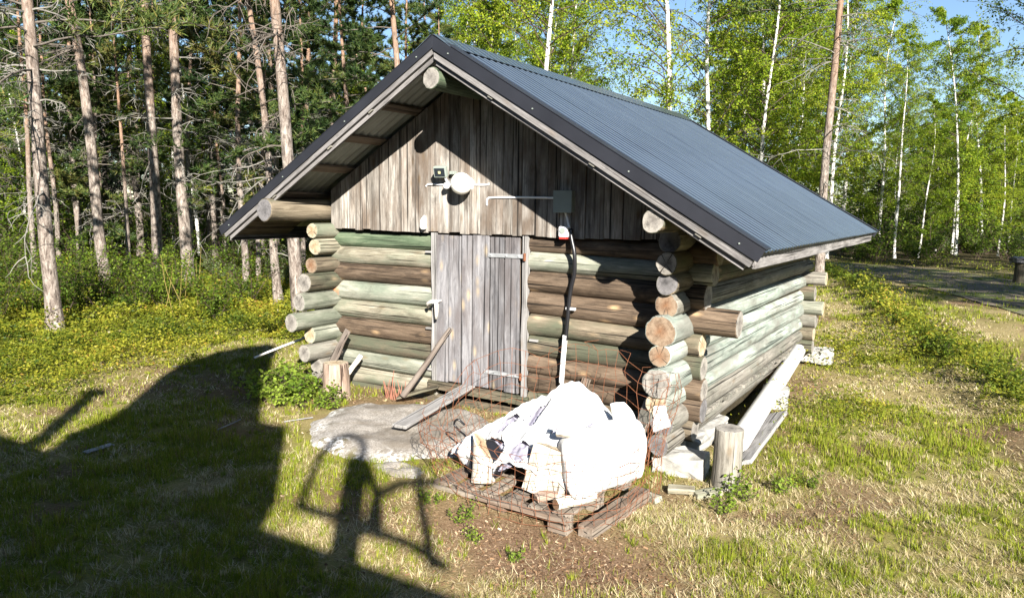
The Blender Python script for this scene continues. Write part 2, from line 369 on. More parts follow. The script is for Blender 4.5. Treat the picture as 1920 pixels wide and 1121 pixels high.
# tree materials
def bark(name, low, low2, high=None, z0=2.5, z1=5.5, marks=False):
    m, nt, b = new_mat(name); b.inputs['Roughness'].default_value = .95
    vv = coords(nt, (7, 7, 2.2), False)
    n1 = noise(nt, vv, 3.2, 5, .75, .6)
    col = ramp(nt, n1, [(.36, [q * .3 for q in low]), (.46, low), (.66, low2)])
    if high is not None:
        h = ramp(nt, noise(nt, vv, 2.2, 5, .7, .5), [(.34, [q * .4 for q in high]), (.48, high), (.7, [min(1, q * 1.5) for q in high])])
        tc = nt.nodes.new('ShaderNodeTexCoord'); sp = nt.nodes.new('ShaderNodeSeparateXYZ'); nt.links.new(tc.outputs['Object'], sp.inputs[0])
        z = math_n(nt, 'ADD', sp.outputs[2], math_n(nt, 'MULTIPLY', math_n(nt, 'SUBTRACT', noise(nt, vv, 1.0, 3), .5), 3.0))
        mr = nt.nodes.new('ShaderNodeMapRange'); mr.inputs[1].default_value = z0; mr.inputs[2].default_value = z1; nt.links.new(z, mr.inputs[0])
        col = mix(nt, mr.outputs[0], col, h)
    if marks:
        k = ramp(nt, noise(nt, coords(nt, (5, 5, 22), False), 1.3, 4, .65), [(.58, (0, 0, 0)), (.64, (1, 1, 1))])
        k2 = ramp(nt, noise(nt, coords(nt, (3, 3, 2.2), False), 1.6, 3, .6), [(.60, (0, 0, 0)), (.66, (1, 1, 1))])
        col = mix(nt, math_n(nt, 'MAXIMUM', k, k2), col, (.045, .035, .03))
    nt.links.new(col, b.inputs['Base Color']); bump(nt, b, n1, .9, .03)
    return m
B_PINE = bark('pine_bark', (.15, .12, .10), (.34, .30, .26), (.24, .15, .10), 3.4, 7.0)
B_BIRCH = bark('birch_bark', (.62, .59, .54), (.78, .76, .72), None, marks=True)
B_TWIG = plain('grey_twig', (.11, .095, .08), .95, .1, 0, .3, 12, 0)
B_LICHEN = plain('lichen_grey_twig', (.17, .16, .14), .95, .1, 0, .35, 10, 0)
B_DARKTW = plain('dark_twig', (.07, .05, .04), .95, .1, 0, .3, 12, 0)
L_PINE = leafy('pine_needles', [(.0, (.014, .030, .010)), (.45, (.036, .070, .018)), (.8, (.095, .125, .028)), (1.0, (.19, .16, .045))], .22)
L_SPRUCE = leafy('spruce_needles', [(.0, (.016, .036, .016)), (.5, (.036, .07, .024)), (1.0, (.08, .12, .035))], .2)
L_BIRCH = leafy('birch_leaves', [(.0, (.055, .115, .008)), (.35, (.15, .24, .014)), (.7, (.27, .34, .020)), (1.0, (.40, .42, .035))], .5)
L_SHRUB = leafy('shrub_leaves', [(.0, (.035, .072, .010)), (.5, (.10, .165, .017)), (1.0, (.23, .29, .032))], .5)
L_WEED = leafy('weed_leaves', [(.0, (.09, .16, .02)), (.5, (.20, .29, .035)), (1.0, (.32, .40, .06))], .5)
L_GREYSHRUB = leafy('willow_leaves', [(.0, (.06, .09, .04)), (.5, (.12, .165, .07)), (1.0, (.24, .28, .13))], .4)
L_BERRY = leafy('bilberry_leaves', [(.0, (.04, .075, .010)), (.35, (.145, .175, .016)), (.7, (.30, .295, .028)), (.9, (.38, .33, .045)), (1.0, (.32, .15, .035))], .45)
L_GRASS = leafy('grass_blades', [(.0, (.085, .13, .008)), (.25, (.19, .24, .016)), (.45, (.32, .335, .040)), (.52, (.18, .125, .055)), (.66, (.40, .33, .16)), (1.0, (.68, .59, .38))], .4, .7, .15)
CHIP = leafy('wood_chips', [(.0, (.08, .04, .02)), (.5, (.26, .16, .09)), (1.0, (.56, .44, .30))], 0, .9, .1)
# ------------------------------------------------------------------ ground
SLAB = (-.25, -1.12)                                       # middle of the flat boulder before the door
def cover_masks(x, y):
    """carpet of bilberry, bare soil, green share, forest litter at places of the yard (0..1 each)"""
    n = fbm(x * .9, y * .9, 21); n2 = fbm(x * 2.2, y * 2.2, 33)
    e = np.where(y < 1.2, -3.0 - .38 * (y + 2.5) - x, -2.35 - x)
    car = sst(e + (n - .5) * 1.9, -.1, .9)
    dd = ditch_dist(x, y)
    car = np.maximum(car, np.exp(-((dd - .12) / .27) ** 2) * (y > 2.6) * (y < 19.5))
    car = np.maximum(car, sst(n, .52, .62) * np.exp(-(((x - 2.75) / .45) ** 2 + ((y - 3.2) / 1.3) ** 2)) * .95)
    car = np.maximum(car, .9 * np.exp(-(((x - 2.65) / .7) ** 2 + ((y - 5.6) / 1.6) ** 2)) * sst(n2, .38, .5))
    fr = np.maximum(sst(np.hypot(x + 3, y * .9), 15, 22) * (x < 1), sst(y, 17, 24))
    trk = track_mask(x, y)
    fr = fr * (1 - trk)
    soil = np.exp(-(((x - 1.85) / 1.05) ** 2 + ((y + 2.1) / .55) ** 2)) * 1.3
    soil = np.maximum(soil, .95 * np.exp(-(((x + 2.35) / .9) ** 2 + ((y + .75) / .75) ** 2)))
    soil = np.maximum(soil, .9 * np.exp(-(((x - 2.2) / .35) ** 2 + ((y - 2.4) / 2.4) ** 2)))
    soil = np.maximum(soil, .75 * np.exp(-(((x - .6) / 1.0) ** 2 + ((y + 2.35) / .32) ** 2)))
    soil = np.maximum(soil, .75 * np.exp(-(((x + 3.3) / .55) ** 2 + ((y + 1.2) / .8) ** 2)))
    soil = np.maximum(soil, sst(fbm(x * 1.3, y * 1.3, 45), .60, .72) * .8)
    soil = np.maximum(soil, .8 * np.exp(-(((x + .9) / 1.3) ** 2 + ((y + .2) / .45) ** 2)))
    soil = np.clip(soil + (n2 - .5) * .8, 0, 1) * (1 - car * .8)
    green = sst(n * .6 + n2 * .4, .41, .62)
    green = np.maximum(green, sst(-.6 - x, 0, 1) * .45)
    return car, soil, green, fr
def track_mask(x, y):
    dd = ditch_dist(x, y)                                  # the dirt track runs behind the ditch
    a = sst(-dd, .7, 1.2) * (1 - sst(-dd, 4.0, 5.2)) * (y > 2) * (y < 19.5)
    b = np.exp(-((y - (22.3 - .18 * x)) / 2.0) ** 4) * (y >= 19.0)
    return np.maximum(a, b)

def axis_steps(segs):
    out = []
    for a, b, s in segs: out += list(np.arange(a, b, s))
    return np.array(out + [segs[-1][1]])
gx = axis_steps([(-300, -60, 24), (-60, -24, 4), (-24, -9, .8), (-9, -4, .2), (-4, 6, .085), (6, 12, .5), (12, 60, 4), (60, 300, 24)])
gy = axis_steps([(-300, -60, 24), (-60, -8, 4), (-8, -4.2, .4), (-4.2, 3, .085), (3, 9, .14), (9, 24, .4), (24, 60, 3), (60, 300, 24)])
GX, GY = np.meshgrid(gx, gy); nx, ny = len(gx), len(gy)
gv = np.stack([GX, GY, gz(GX, GY)], -1).reshape(-1, 3)
ii = (np.arange(ny - 1)[:, None] * nx + np.arange(nx - 1)[None]).ravel()
gf = np.stack([ii, ii + 1, ii + 1 + nx, ii + nx], 1).ravel()
me = np_mesh('ground', gv, gf, 4, [GROUND], smooth=True)
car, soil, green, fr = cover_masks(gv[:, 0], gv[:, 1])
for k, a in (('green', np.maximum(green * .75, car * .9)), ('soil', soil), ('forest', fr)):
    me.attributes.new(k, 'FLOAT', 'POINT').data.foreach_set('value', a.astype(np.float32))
tag(link(bpy.data.objects.new('ground', me)), 'sunny yard of dry straw coloured grass, moss and bare brown soil', kind='structure')

# dirt track: a sheet that follows the ground
def strip(name, left, right, mat, lift, label, n=5):
    V = []; F = []
    for a, c in zip(left, right):
        for k in range(n):
            t = k / (n - 1); x = a[0] * (1 - t) + c[0] * t; y = a[1] * (1 - t) + c[1] * t
            V.append((x, y, float(gz(x, y)) + lift))
    for i in range(len(left) - 1):
        for k in range(n - 1): F.append((i * n + k, i * n + k + 1, (i + 1) * n + k + 1, (i + 1) * n + k))
    me = bpy.data.meshes.new(name); me.from_pydata(V, [], F); me.materials.append(mat)
    me.polygons.foreach_set('use_smooth', [True] * len(F))
    return tag(link(bpy.data.objects.new(name, me)), label, kind='structure')
ta = [(-24, 23.6), (-16, 22.6), (-8, 21.6), (-3, 20.6), (.4, 19.2), (2.6, 15.6), (4.2, 12.0), (5.3, 8.6), (6.0, 5.4), (6.6, 2.0), (7.2, -2.0)]
tb = [(-24, 26.8), (-16, 25.9), (-8, 25.0), (-2, 24.0), (2.4, 22.6), (5.4, 18.0), (7.0, 13.2), (8.2, 9.2), (9.0, 5.6), (9.6, 2.0), (10.2, -2.0)]
def dens(p, k=6):
    o = []
    for a, c in zip(p[:-1], p[1:]):
        for i in range(k): o.append((a[0] + (c[0] - a[0]) * i / k, a[1] + (c[1] - a[1]) * i / k))
    return o + [p[-1]]
strip('dirt_track', dens(ta), dens(tb), ROAD, .02, 'grey dirt track with grass patches, in tree shade behind the ditch', 9)

# ------------------------------------------------------------------ builders for timber
def log(name, p0, p1, r0, r1, mat, end, parent=None, sides=26, segs=10, seed=0, taper_end=0, axis_tilt=None):
    p0 = Vector(p0); p1 = Vector(p1); L = (p1 - p0).length; rd = random.Random(seed * 77 + 5)
    mb = MB(); rings = []
    ph = [rd.uniform(0, 6.28) for _ in range(6)]; fl = [rd.uniform(-.05, .05) - (.10 if rd.random() < .09 else 0) for _ in range(sides)]; r1 = r1 * rd.uniform(.93, 1.03)
    bow = rd.uniform(-.012, .012) * min(1, L)
    for i in range(segs + 1):
        t = i / segs; x = (t - .5) * L; r = r0 + (r1 - r0) * t
        if taper_end and (t > .97): r *= 1 - taper_end
        dy = math.sin(t * 3.14) * bow; dz = math.sin(t * 6 + ph[0]) * .003
        for k in range(sides):
            a = 2 * math.pi * k / sides
            q = r * (1 + .03 * math.sin(2 * a + ph[1] + t * 2) + .02 * math.sin(3 * a + ph[2]) + .03 * math.sin(t * 9 + ph[3] + a) * .5 + fl[k] * .45)
            rings.append((x, math.cos(a) * q + dy, math.sin(a) * q + dz))
    n = sides
    F = [(i * n + k, i * n + (k + 1) % n, (i + 1) * n + (k + 1) % n, (i + 1) * n + k) for i in range(segs) for k in range(n)]
    mb.add(rings, F)
    # end faces: slightly uneven saw cuts with a bevelled edge
    for side, base in ((-1, 0), (1, segs * n)):
        c = [Vector(rings[base + k]) for k in range(n)]; mid = sum(c, Vector()) / n
        inner = [mid + (q - mid) * .93 + Vector((side * .006, 0, 0)) for q in c]
        b = len(mb.v); mb.v += [tuple(q) for q in c] + [tuple(q) for q in inner]
        for k in range(n):
            j = (k + 1) % n; mb.f.append([b + k, b + j, b + n + j, b + n + k]); mb.m.append(0); mb.t.append(.5)
        mb.f.append([b + n + k for k in range(n)]); mb.m.append(1); mb.t.append(.5)
    d = (p1 - p0).normalized(); ref = Vector((0, 0, 1)) if abs(d.z) < .9 else Vector((0, 1, 0))
    y = ref.cross(d)
    o = mb.build(name, [mat, end], parent, axes_matrix(d, y, (p0 + p1) / 2))
    me = o.data
    for p in me.polygons: p.use_smooth = (len(p.vertices) == 4)
    return o
def board(name, p0, p1, wide, thick, side, mat, parent=None, bevel=.004, segs=5, jit=.003, seed=0, taper=1.0):
    """a plank from p0 to p1 (middle line), wide along `side`"""
    p0 = Vector(p0); p1 = Vector(p1); L = (p1 - p0).length; rd = random.Random(seed * 31 + int(L * 1000)); mb = MB(); V = []
    for i in range(segs + 1):
        t = i / segs; x = (t - .5) * L; ww = wide * (1 + (taper - 1) * t) / 2
        a, c = rd.uniform(-jit, jit), rd.uniform(-jit, jit); z = rd.uniform(-jit, jit) * .4
        V += [(x, -ww + a, -thick / 2 + z), (x, ww + c, -thick / 2 + z), (x, ww + c, thick / 2 + z), (x, -ww + a, thick / 2 + z)]
    F = [(i * 4 + k, i * 4 + (k + 1) % 4, (i + 1) * 4 + (k + 1) % 4, (i + 1) * 4 + k) for i in range(segs) for k in range(4)]
    F += [(0, 1, 2, 3), tuple(segs * 4 + k for k in (3, 2, 1, 0))]
    mb.add(V, F)
    return mb.build(name, mat, parent, axes_matrix(p1 - p0, side, (p0 + p1) / 2), bevel=bevel)

# ------------------------------------------------------------------ the log shed
shed = thing('log_shed', (0, 2, 0), 'small log shed with grey plank door and dark corrugated metal roof', 'shed')
XL, XR, YB = -1.92, 1.86, 4.40
ZS = [1.635, 1.475, 1.325, 1.156, .971, .783, .593, .424, .264, .10]       # side wall courses
ZF = [1.545, 1.385, 1.205, 1.015, .825, .640, .470, .305, .135]          # front and rear courses
# right wall
rs_mat = [W_GREYLOG, W_TAN, W_TAN, W_GREYLOG, W_MINT, W_MINT, W_MINT, W_MINT, W_GREYLOG, W_GREYLOG]
rs_end = [E_DARK, E_GREY, E_DARK, E_ORANGE, E_ORANGE, E_ORANGE, E_GREY, E_PALE, E_DARK, E_DARK]
rs_r = [.088, .086, .088, .094, .122, .088, .118, .088, .10, .084]
rs_y = [-.36, -.44, -.40, -.36, -.46, -.46, -.52, -.50, -.42, -.46]
for i, z in enumerate(ZS):
    log('wall_log', (XR + random.uniform(-.01, .02), rs_y[i], z), (XR, YB + .38, z + random.uniform(-.01, .01)), rs_r[i], rs_r[i] * .96 if rs_r[i] < .11 else .095, rs_mat[i], rs_end[i], shed, seed=i + 1, segs=16)
# left wall
ls_y = [-.36, -.33, -.38, -.48, -.55, -.66, -.42, -.50, -.34, -.34]
ls_mat = [W_CREAM, W_CREAM, W_TAN, W_TAN, W_PALEGREEN, W_PALEGREEN, W_PALEGREEN, W_GREYLOG, W_GREYLOG, W_GREYLOG]
ls_end = [E_PALE, E_PALE, E_ORANGE, E_GREY, E_GREY, E_GREY, E_PALE, E_GREY, E_GREY, E_GREY]
ls_z = [1.608, 1.448, 1.26, 1.085, .90, .70, .547, .373, .22, .08]
ls_r = [.078, .084, .082, .10, .088, .092, .086, .088, .085, .085]
for i, z in enumerate(ls_z):
    log('wall_log', (XL, ls_y[i], z), (XL, YB + .36, z), ls_r[i], .084, ls_mat[i], ls_end[i], shed, seed=i + 21, segs=14)
# front wall: left of the door, right of the door
fl_mat = [W_GREEN, W_CREAM, W_BROWN, W_ORANGE, W_CREAM, W_BROWN, W_TAN, W_PALEGREEN, W_CREAM]
fr_mat = [W_BROWN, W_PALEGREEN, W_BROWN, W_BROWN, W_TAN, W_TAN, W_BROWN, W_BROWN, W_TAN]
fr_x = [2.13, 2.10, 2.05, 2.30, 2.02, 2.04, 2.05, 2.05, 1.99]
fr_end = [E_GREY, E_GREY, E_GREY, E_GREY, E_PALE, E_GREY, E_GREY, E_DARK, E_GREY]
for i, z in enumerate(ZF):
    r = ((ZF[i - 1] - z if i else .165) + (z - (ZF[i + 1] if i < 8 else -.03))) / 4 * 1.13
    zl = z - .022
    log('wall_log', (-2.2, .0, zl), (-.575, .0, zl + .0), r, r, fl_mat[i], E_GREY, shed, seed=i + 41, segs=12)
    log('wall_log', (.475, .0, z + .02), (fr_x[i], .0, z - .008), r * 1.0, r * 1.02, fr_mat[i], fr_end[i], shed, seed=i + 61, segs=12)
    log('wall_log', (-2.2, YB, z), (1.90 if i < 3 else 2.05 + .13 * random.random(), YB, z), .088, .092, [W_TAN, W_TAN, W_TAN, W_GREYLOG, W_TAN, W_PALEGREEN, W_GREYLOG, W_TAN, W_TAN][i], E_PALE if i % 2 else E_GREY, shed, seed=i + 81, segs=10)
log('sill_log', (-1.95, .0, -.015), (1.9, .0, -.03), .08, .085, W_TAN, E_GREY, shed, seed=99)
mb = MB(); mb.box((-1.24, .02, .8), (1.3, .05, 1.7)); mb.box((1.15, .02, .8), (1.3, .05, 1.7))  # dark panels added inside the walls to stop light leaking between logs
mb.box((XL - .0, 2.2, .8), (.05, 4.2, 1.7)); mb.box((XR, 2.2, .8), (.05, 4.2, 1.7)); mb.box((0, YB, .8), (3.7, .05, 1.7))
mb.build('gap_blocker', plain('dark_lining', (.04, .033, .02), .95, .1, 0, .4, 20, .3), shed)
# floor boards poking out along the right wall
for i in range(19):
    y = .05 + i * .183
    board('floor_board', (1.5, y, .188), (1.975 + random.uniform(-.02, .03), y, .192 + random.uniform(-.006, .006)), .165, .035, (0, 1, 0), W_GREYLOG, shed, seed=i, segs=2)
# gable boards
BASE_PX = [622, 808, 987, 1255]; BASE_X = [-1.90, -.587, .466, 1.79]
seams = [622, 643, 670, 684, 700, 716, 741, 757, 775, 803, 823, 844, 866, 884, 904, 925, 945, 962, 979, 1003, 1029, 1053, 1076, 1102, 1136, 1170, 1203, 1230, 1255]
sx = np.interp(seams, BASE_PX, BASE_X)
def under(x): return 3.205 - .597 * abs(x)
for i in range(len(sx) - 1):
    x0, x1 = sx[i] + .0025, sx[i + 1] - .0025
    zb = 1.628 + random.uniform(-.008, .008)
    out = [(zb, x0), (zb + random.uniform(-.004, .004), x1), (under(x1) - .05, x1)]
    if x0 < 0 < x1: out.append((under(0) - .05, 0))
    out.append((under(x0) - .05, x0))
    mb = MB(); mb.prism(out, -.012, .012, axis=2)
    mb.build('gable_board', W_GABLE, shed, axes_matrix((0, 0, 1), (1, 0, 0), (0, -.113 + random.uniform(-.005, .005), 0)), bevel=.003)
for i in range(19):
    x0 = -1.9 + i * .2; x1 = x0 + .194
    mb = MB(); out = [(1.6, x0), (1.6, x1), (under(x1) - .05, x1)] + ([(under(0) - .05, 0)] if x0 < 0 < x1 else []) + [(under(x0) - .05, x0)]
    mb.prism(out, -.012, .012, axis=2); mb.build('gable_board', W_GABLE, shed, axes_matrix((0, 0, 1), (1, 0, 0), (0, YB + .1, 0)))
# purlin logs
log('ridge_log', (-.04, -.80, 2.902), (-.02, 4.95, 2.902), .088, .095, W_GREEN, E_GREY, shed, seed=101, segs=12)
log('purlin_log', (-2.02, -.865, 1.815), (-2.0, 4.9, 1.815), .112, .10, W_TAN, E_DARK, shed, seed=102, segs=12)
log('purlin_log', (1.885, -.77, 1.795), (1.885, 4.9, 1.795), .086, .09, W_TAN, E_GREY, shed, seed=103, segs=12)
# roof
roof = link(bpy.data.objects.new('roof', None), shed, Matrix.Translation((0, 2, 3.2)))
SL = .597; SLS = {1: .597, -1: .581}; CS = 1 / math.hypot(1, SL); SN = SL * CS; Y0, Y1 = -.835, 5.005; ZR = 3.205
def slope_pt(sg, x, y, off=0.0):                              # off: distance out of the roof plane
    return Vector((sg * (x + off * SN), y, ZR - SLS[sg] * x + off * CS))
def roof_sheet(sg, ya, yb, xe, lift):
    mb = MB(); n = int((yb - ya) / .098 * 10); xs = [.02, 1.3, xe]; V = []
    for s in (0, 1):
        for i in range(n + 1):
            y = ya + (yb - ya) * i / n; cq = math.cos(2 * math.pi * (y - Y0) / .098); h = .0085 * cq + lift - s * .004
            for x in xs: V.append(slope_pt(sg, x, y, h))
    k = len(xs); F = []; b = (n + 1) * k
    for i in range(n):
        for j in range(k - 1):
            F.append((i * k + j, i * k + j + 1, (i + 1) * k + j + 1, (i + 1) * k + j))
            F.append((b + i * k + j, b + (i + 1) * k + j, b + (i + 1) * k + j + 1, b + i * k + j + 1))
        F.append((i * k + k - 1, b + i * k + k - 1, b + (i + 1) * k + k - 1, (i + 1) * k + k - 1))
    mb.add(V, F); mb.m = [1 if (q[0] >= b) else 0 for q in F]
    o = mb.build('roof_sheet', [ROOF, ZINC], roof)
    for p in o.data.polygons: p.use_smooth = True
edges = [-.80, .12, 1.10, 2.08, 3.06, 4.04, 4.97]
for sg, xe in ((1, 2.665), (-1, 2.735)):
    for i in range(6): roof_sheet(sg, edges[i], edges[i + 1] + (.05 if i < 5 else 0), xe, .002 * (i % 2))
for sg in (-1, 1):                                            # ridge capping
    mb = MB()
    A = [slope_pt(sg, .0, Y0 - .01, .030), slope_pt(sg, .17, Y0 - .01, .018), slope_pt(sg, .17, Y1 + .01, .018), slope_pt(sg, .0, Y1 + .01, .030)]
    B_ = [q - Vector((sg * SN, 0, CS)) * .004 for q in A]
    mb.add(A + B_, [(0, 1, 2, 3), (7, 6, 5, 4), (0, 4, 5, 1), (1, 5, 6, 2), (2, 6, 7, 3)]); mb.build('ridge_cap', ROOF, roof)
def rake(name, sg, yc, ythick, o0, o1, xa, xb, mat, bev=.003, plumb=True):
    """a strip along the sloping roof edge between the offsets o0 and o1 below the roof plane; plumb cuts at ridge and eave"""
    mb = MB(); L = xb - xa
    zz = lambda x, o: ZR - SLS[sg] * x + o / CS
    e1, e0 = slope_pt(sg, xb, 0, o1), slope_pt(sg, xb, 0, o0)                # square cut at the eave
    P = [(sg * xa, zz(xa, o1)), (e1.x, e1.z), (e0.x, e0.z), (sg * xa, zz(xa, o0))]
    d = Vector((sg * CS, 0, -SN)); nrm = Vector((sg * SN, 0, CS)); mid = Vector((sg * (xa + xb) / 2, yc, ZR - SLS[sg] * (xa + xb) / 2 + (o0 + o1) / 2))
    mw = axes_matrix(d, (0, 1, 0), mid); inv = mw.inverted()
    V = [inv @ Vector((q[0], yc + s * ythick / 2, q[1])) for s in (-1, 1) for q in P]
    mb.add(V, [(0, 1, 2, 3), (7, 6, 5, 4), (0, 4, 5, 1), (1, 5, 6, 2), (2, 6, 7, 3), (3, 7, 4, 0)])
    return mb.build(name, mat, roof, mw, bevel=bev)
for ys, yy in ((-1, Y0), (1, Y1)):
    for sg, xe in ((1, 2.645), (-1, 2.725)):
        fl_ = rake('edge_flashing', sg, yy + ys * .006, .004, .012, -.080 if sg > 0 else -.068, 0.0, xe + .02, FLASH, .001)
        rake('flashing_flange', sg, yy - ys * .055, .118, .022, .0165, 0.0, xe + .02, FLASH, 0)
        for q in range(4):                                     # screws along the flashing
            x = .18 + q * (xe - .3) / 3; c = slope_pt(sg, x, yy + ys * .011, -.04)
            sc_ = MB(); sc_.tube([c, c + Vector((0, ys * .006, 0))], [.006, .005], 8, 0, 0)
            sc_.build('screw', GREYP, roof)
        rake('barge_board', sg, yy - ys * .018, .026, -.014, -.138 if sg > 0 else -.108, .004, xe - .005, W_BARGE)
        rake('barge_board', sg, yy - ys * .048, .026, -.024, -.180 if sg > 0 else -.145, .004, xe - .03, W_BARGE)
for sg, xe in ((1, 2.63), (-1, 2.70)):
    c0 = slope_pt(sg, xe, Y0 + .06, -.085); c1 = slope_pt(sg, xe, Y1 - .06, -.085)
    board('eave_board', c0, c1, .13, .026, (0, 0, 1), W_BARGE, roof, seed=4)
    for x in (.30, .75, 1.2, 1.65, 2.1, 2.5):
        a = slope_pt(sg, x, Y0 + .062, -.026); c = slope_pt(sg, x, Y1 - .062, -.026)
        board('roof_batten', a, c, .10, .026, (sg * CS, 0, -SN), W_BATTEN, roof, bevel=.002, seed=int(x * 10))
# nail blocks that show as light ends between the barge boards
for sg in (-1, 1):
    for x in ((.62, 1.5, 2.3) if sg > 0 else (.75, 1.25, 2.0)):
        c = slope_pt(sg, x, Y0 + .030, -.146 if sg > 0 else -.115); mb = MB()
        mb.box((0, 0, 0), (.05, .03, .016)); mb.build('nail_block', W_GREYLOG, roof, axes_matrix((sg * CS, 0, -SN), (0, 1, 0), c))
# eave soffit boards in front of the left corner (dark boards seen from below)
for i, x in enumerate((2.2, 2.33, 2.46, 2.59)):
    board('soffit_board', slope_pt(-1, x, Y0 + .08, -.12), slope_pt(-1, x, -.1, -.12), .125, .02, (CS, 0, SN), W_BATTEN, roof, seed=i)

# ------------------------------------------------------------------ door
door = link(bpy.data.objects.new('door', None), shed, Matrix.Translation((-.06, -.1, .2)))
dpx = [(818, 841.5), (843.5, 866.5), (868.5, 887.5), (889.5, 920.5), (922.5, 947), (949, 975)]
for i, (a, c) in enumerate(dpx):
    x0, x1 = np.interp([a, c], [808, 987], [-.587, .466]); xb = (x0 + x1) / 2
    zt = 1.615 + random.uniform(-.012, .004); zb = .215 + random.uniform(-.012, .008)
    board('plank', (xb + random.uniform(-.004, .004), -.105 + random.uniform(-.004, .004), zb), (xb, -.105, zt), (x1 - x0) - .006, .024, (1, 0, 0), W_DOOR, door, seed=i + 3, jit=.002)
board('door_post', (-.558, -.085, .20), (-.562, -.085, 1.625), .062, .05, (1, 0, 0), W_GREY, shed, seed=2, jit=.006)
board('door_post', (.445, -.088, .16), (.452, -.088, 1.625), .055, .045, (1, 0, 0), W_GREY, shed, seed=5, jit=.006)
board('door_backing', (-.06, -.055, .2), (-.06, -.055, 1.62), .95, .02, (1, 0, 0), W_BATTEN, door, seed=5)
board('door_sill', (-.62, -.10, .165), (.50, -.10, .15), .08, .06, (0, 0, 1), W_TAN, shed, seed=6)
for z, xa, xb in ((1.445, .07, .455), (.375, .035, .43)):
    mb = MB(); mb.box((0, 0, 0), (xb - xa, .036, .006)); 
    h = mb.build('hinge', STEEL, door, axes_matrix((1, 0, .01), (0, 0, 1), ((xa + xb) / 2, -.124, z)), bevel=.002)
    for q in (xa + .03, (xa + xb) / 2, xb - .06):
        mb = MB(); mb.tube([(q, -.126, z), (q, -.134, z)], [.011, .008], 8, 0, 0); mb.build('hinge_bolt', STEEL, door)
    mb = MB(); mb.tube([(xb, -.127, z - .035), (xb, -.127, z + .03)], .012, 8, 0, 0); mb.build('hinge_pin', RUST, door)
mb = MB()
mb.tube([(-.585, -.17, .915), (-.56, -.20, .965), (-.505, -.205, .985), (-.462, -.19, .99)], [.012, .016, .018, .015], 9, 0, 0, jitter=.1)
mb.tube([(-.47, -.19, 1.0), (-.466, -.195, .95), (-.468, -.19, .89), (-.478, -.18, .82)], [.016, .019, .018, .014], 9, 0, 0, jitter=.1)
mb.tube([(-.47, -.19, .985), (-.47, -.10, .99)], .012, 6, 0, 0)
tag(mb.build('door_handle', WHITEWOOD, door, smooth=True), 'handle of a bent bare white branch')
for x, z in ((-.605, 1.44), (-.60, .705), (-.615, .305), (.515, .71)):
    mb = MB(); mb.box((x - .02 if x < 0 else x + .03, -.098, z), (.085, .03, .02)); mb.build('log_dowel', W_GREY, shed, bevel=.004)

# ------------------------------------------------------------------ foundation and things round the shed
def rough_block(name, c, d, mat, rot=0, seed=0, rough=.02, parent=None, sub=3):
    bm = bmesh.new(); bmesh.ops.create_cube(bm, size=1); bmesh.ops.subdivide_edges(bm, edges=bm.edges[:], cuts=sub, use_grid_fill=True)
    rd = random.Random(seed)
    for v in bm.verts:
        p = Vector((v.co.x * d[0], v.co.y * d[1], v.co.z * d[2]))
        cor = (abs(v.co.x) > .49) + (abs(v.co.y) > .49) + (abs(v.co.z) > .49)
        k = 1 - .03 * max(0, cor - 1)
        v.co = p * k + Vector((rd.uniform(-1, 1), rd.uniform(-1, 1), rd.uniform(-1, 1))) * rough
    bmesh.ops.recalc_face_normals(bm, faces=bm.faces)
    me = bpy.data.meshes.new(name); bm.to_mesh(me); bm.free(); me.materials.append(mat)
    o = bpy.data.objects.new(name, me); link(o, parent, Matrix.Translation(Vector(c)) @ Matrix.Rotation(rot, 4, 'Z'))
    m = o.modifiers.new('edge', 'BEVEL'); m.width = .008; m.segments = 2
    return o
tag(rough_block('foundation_block', (1.98, -.26, -.085), (.40, .28, .21), CONC, .12, 1, .012), 'white concrete block under the front right log corner', 'block')
tag(rough_block('foundation_block', (1.88, .55, -.05), (.24, .9, .14), CONC, .02, 2, .014), 'long pale footing block under the side wall behind the corner post', 'block')
tag(rough_block('foundation_block', (2.13, 2.15, -.04), (.26, .30, .2), CONC, .2, 3, .012), 'white concrete block standing beside the far end of the grey plank', 'block')
tag(rough_block('foundation_block', (2.06, 4.7, -.02), (.42, .3, .18), CONC, .05, 4, .012), 'white concrete block under the rear right log corner', 'block')
tag(rough_block('foundation_stone', (-1.92, -.2, -.02), (.34, .34, .12), ROCK, .3, 5, .02), 'low stone under the front left log corner', 'stone')
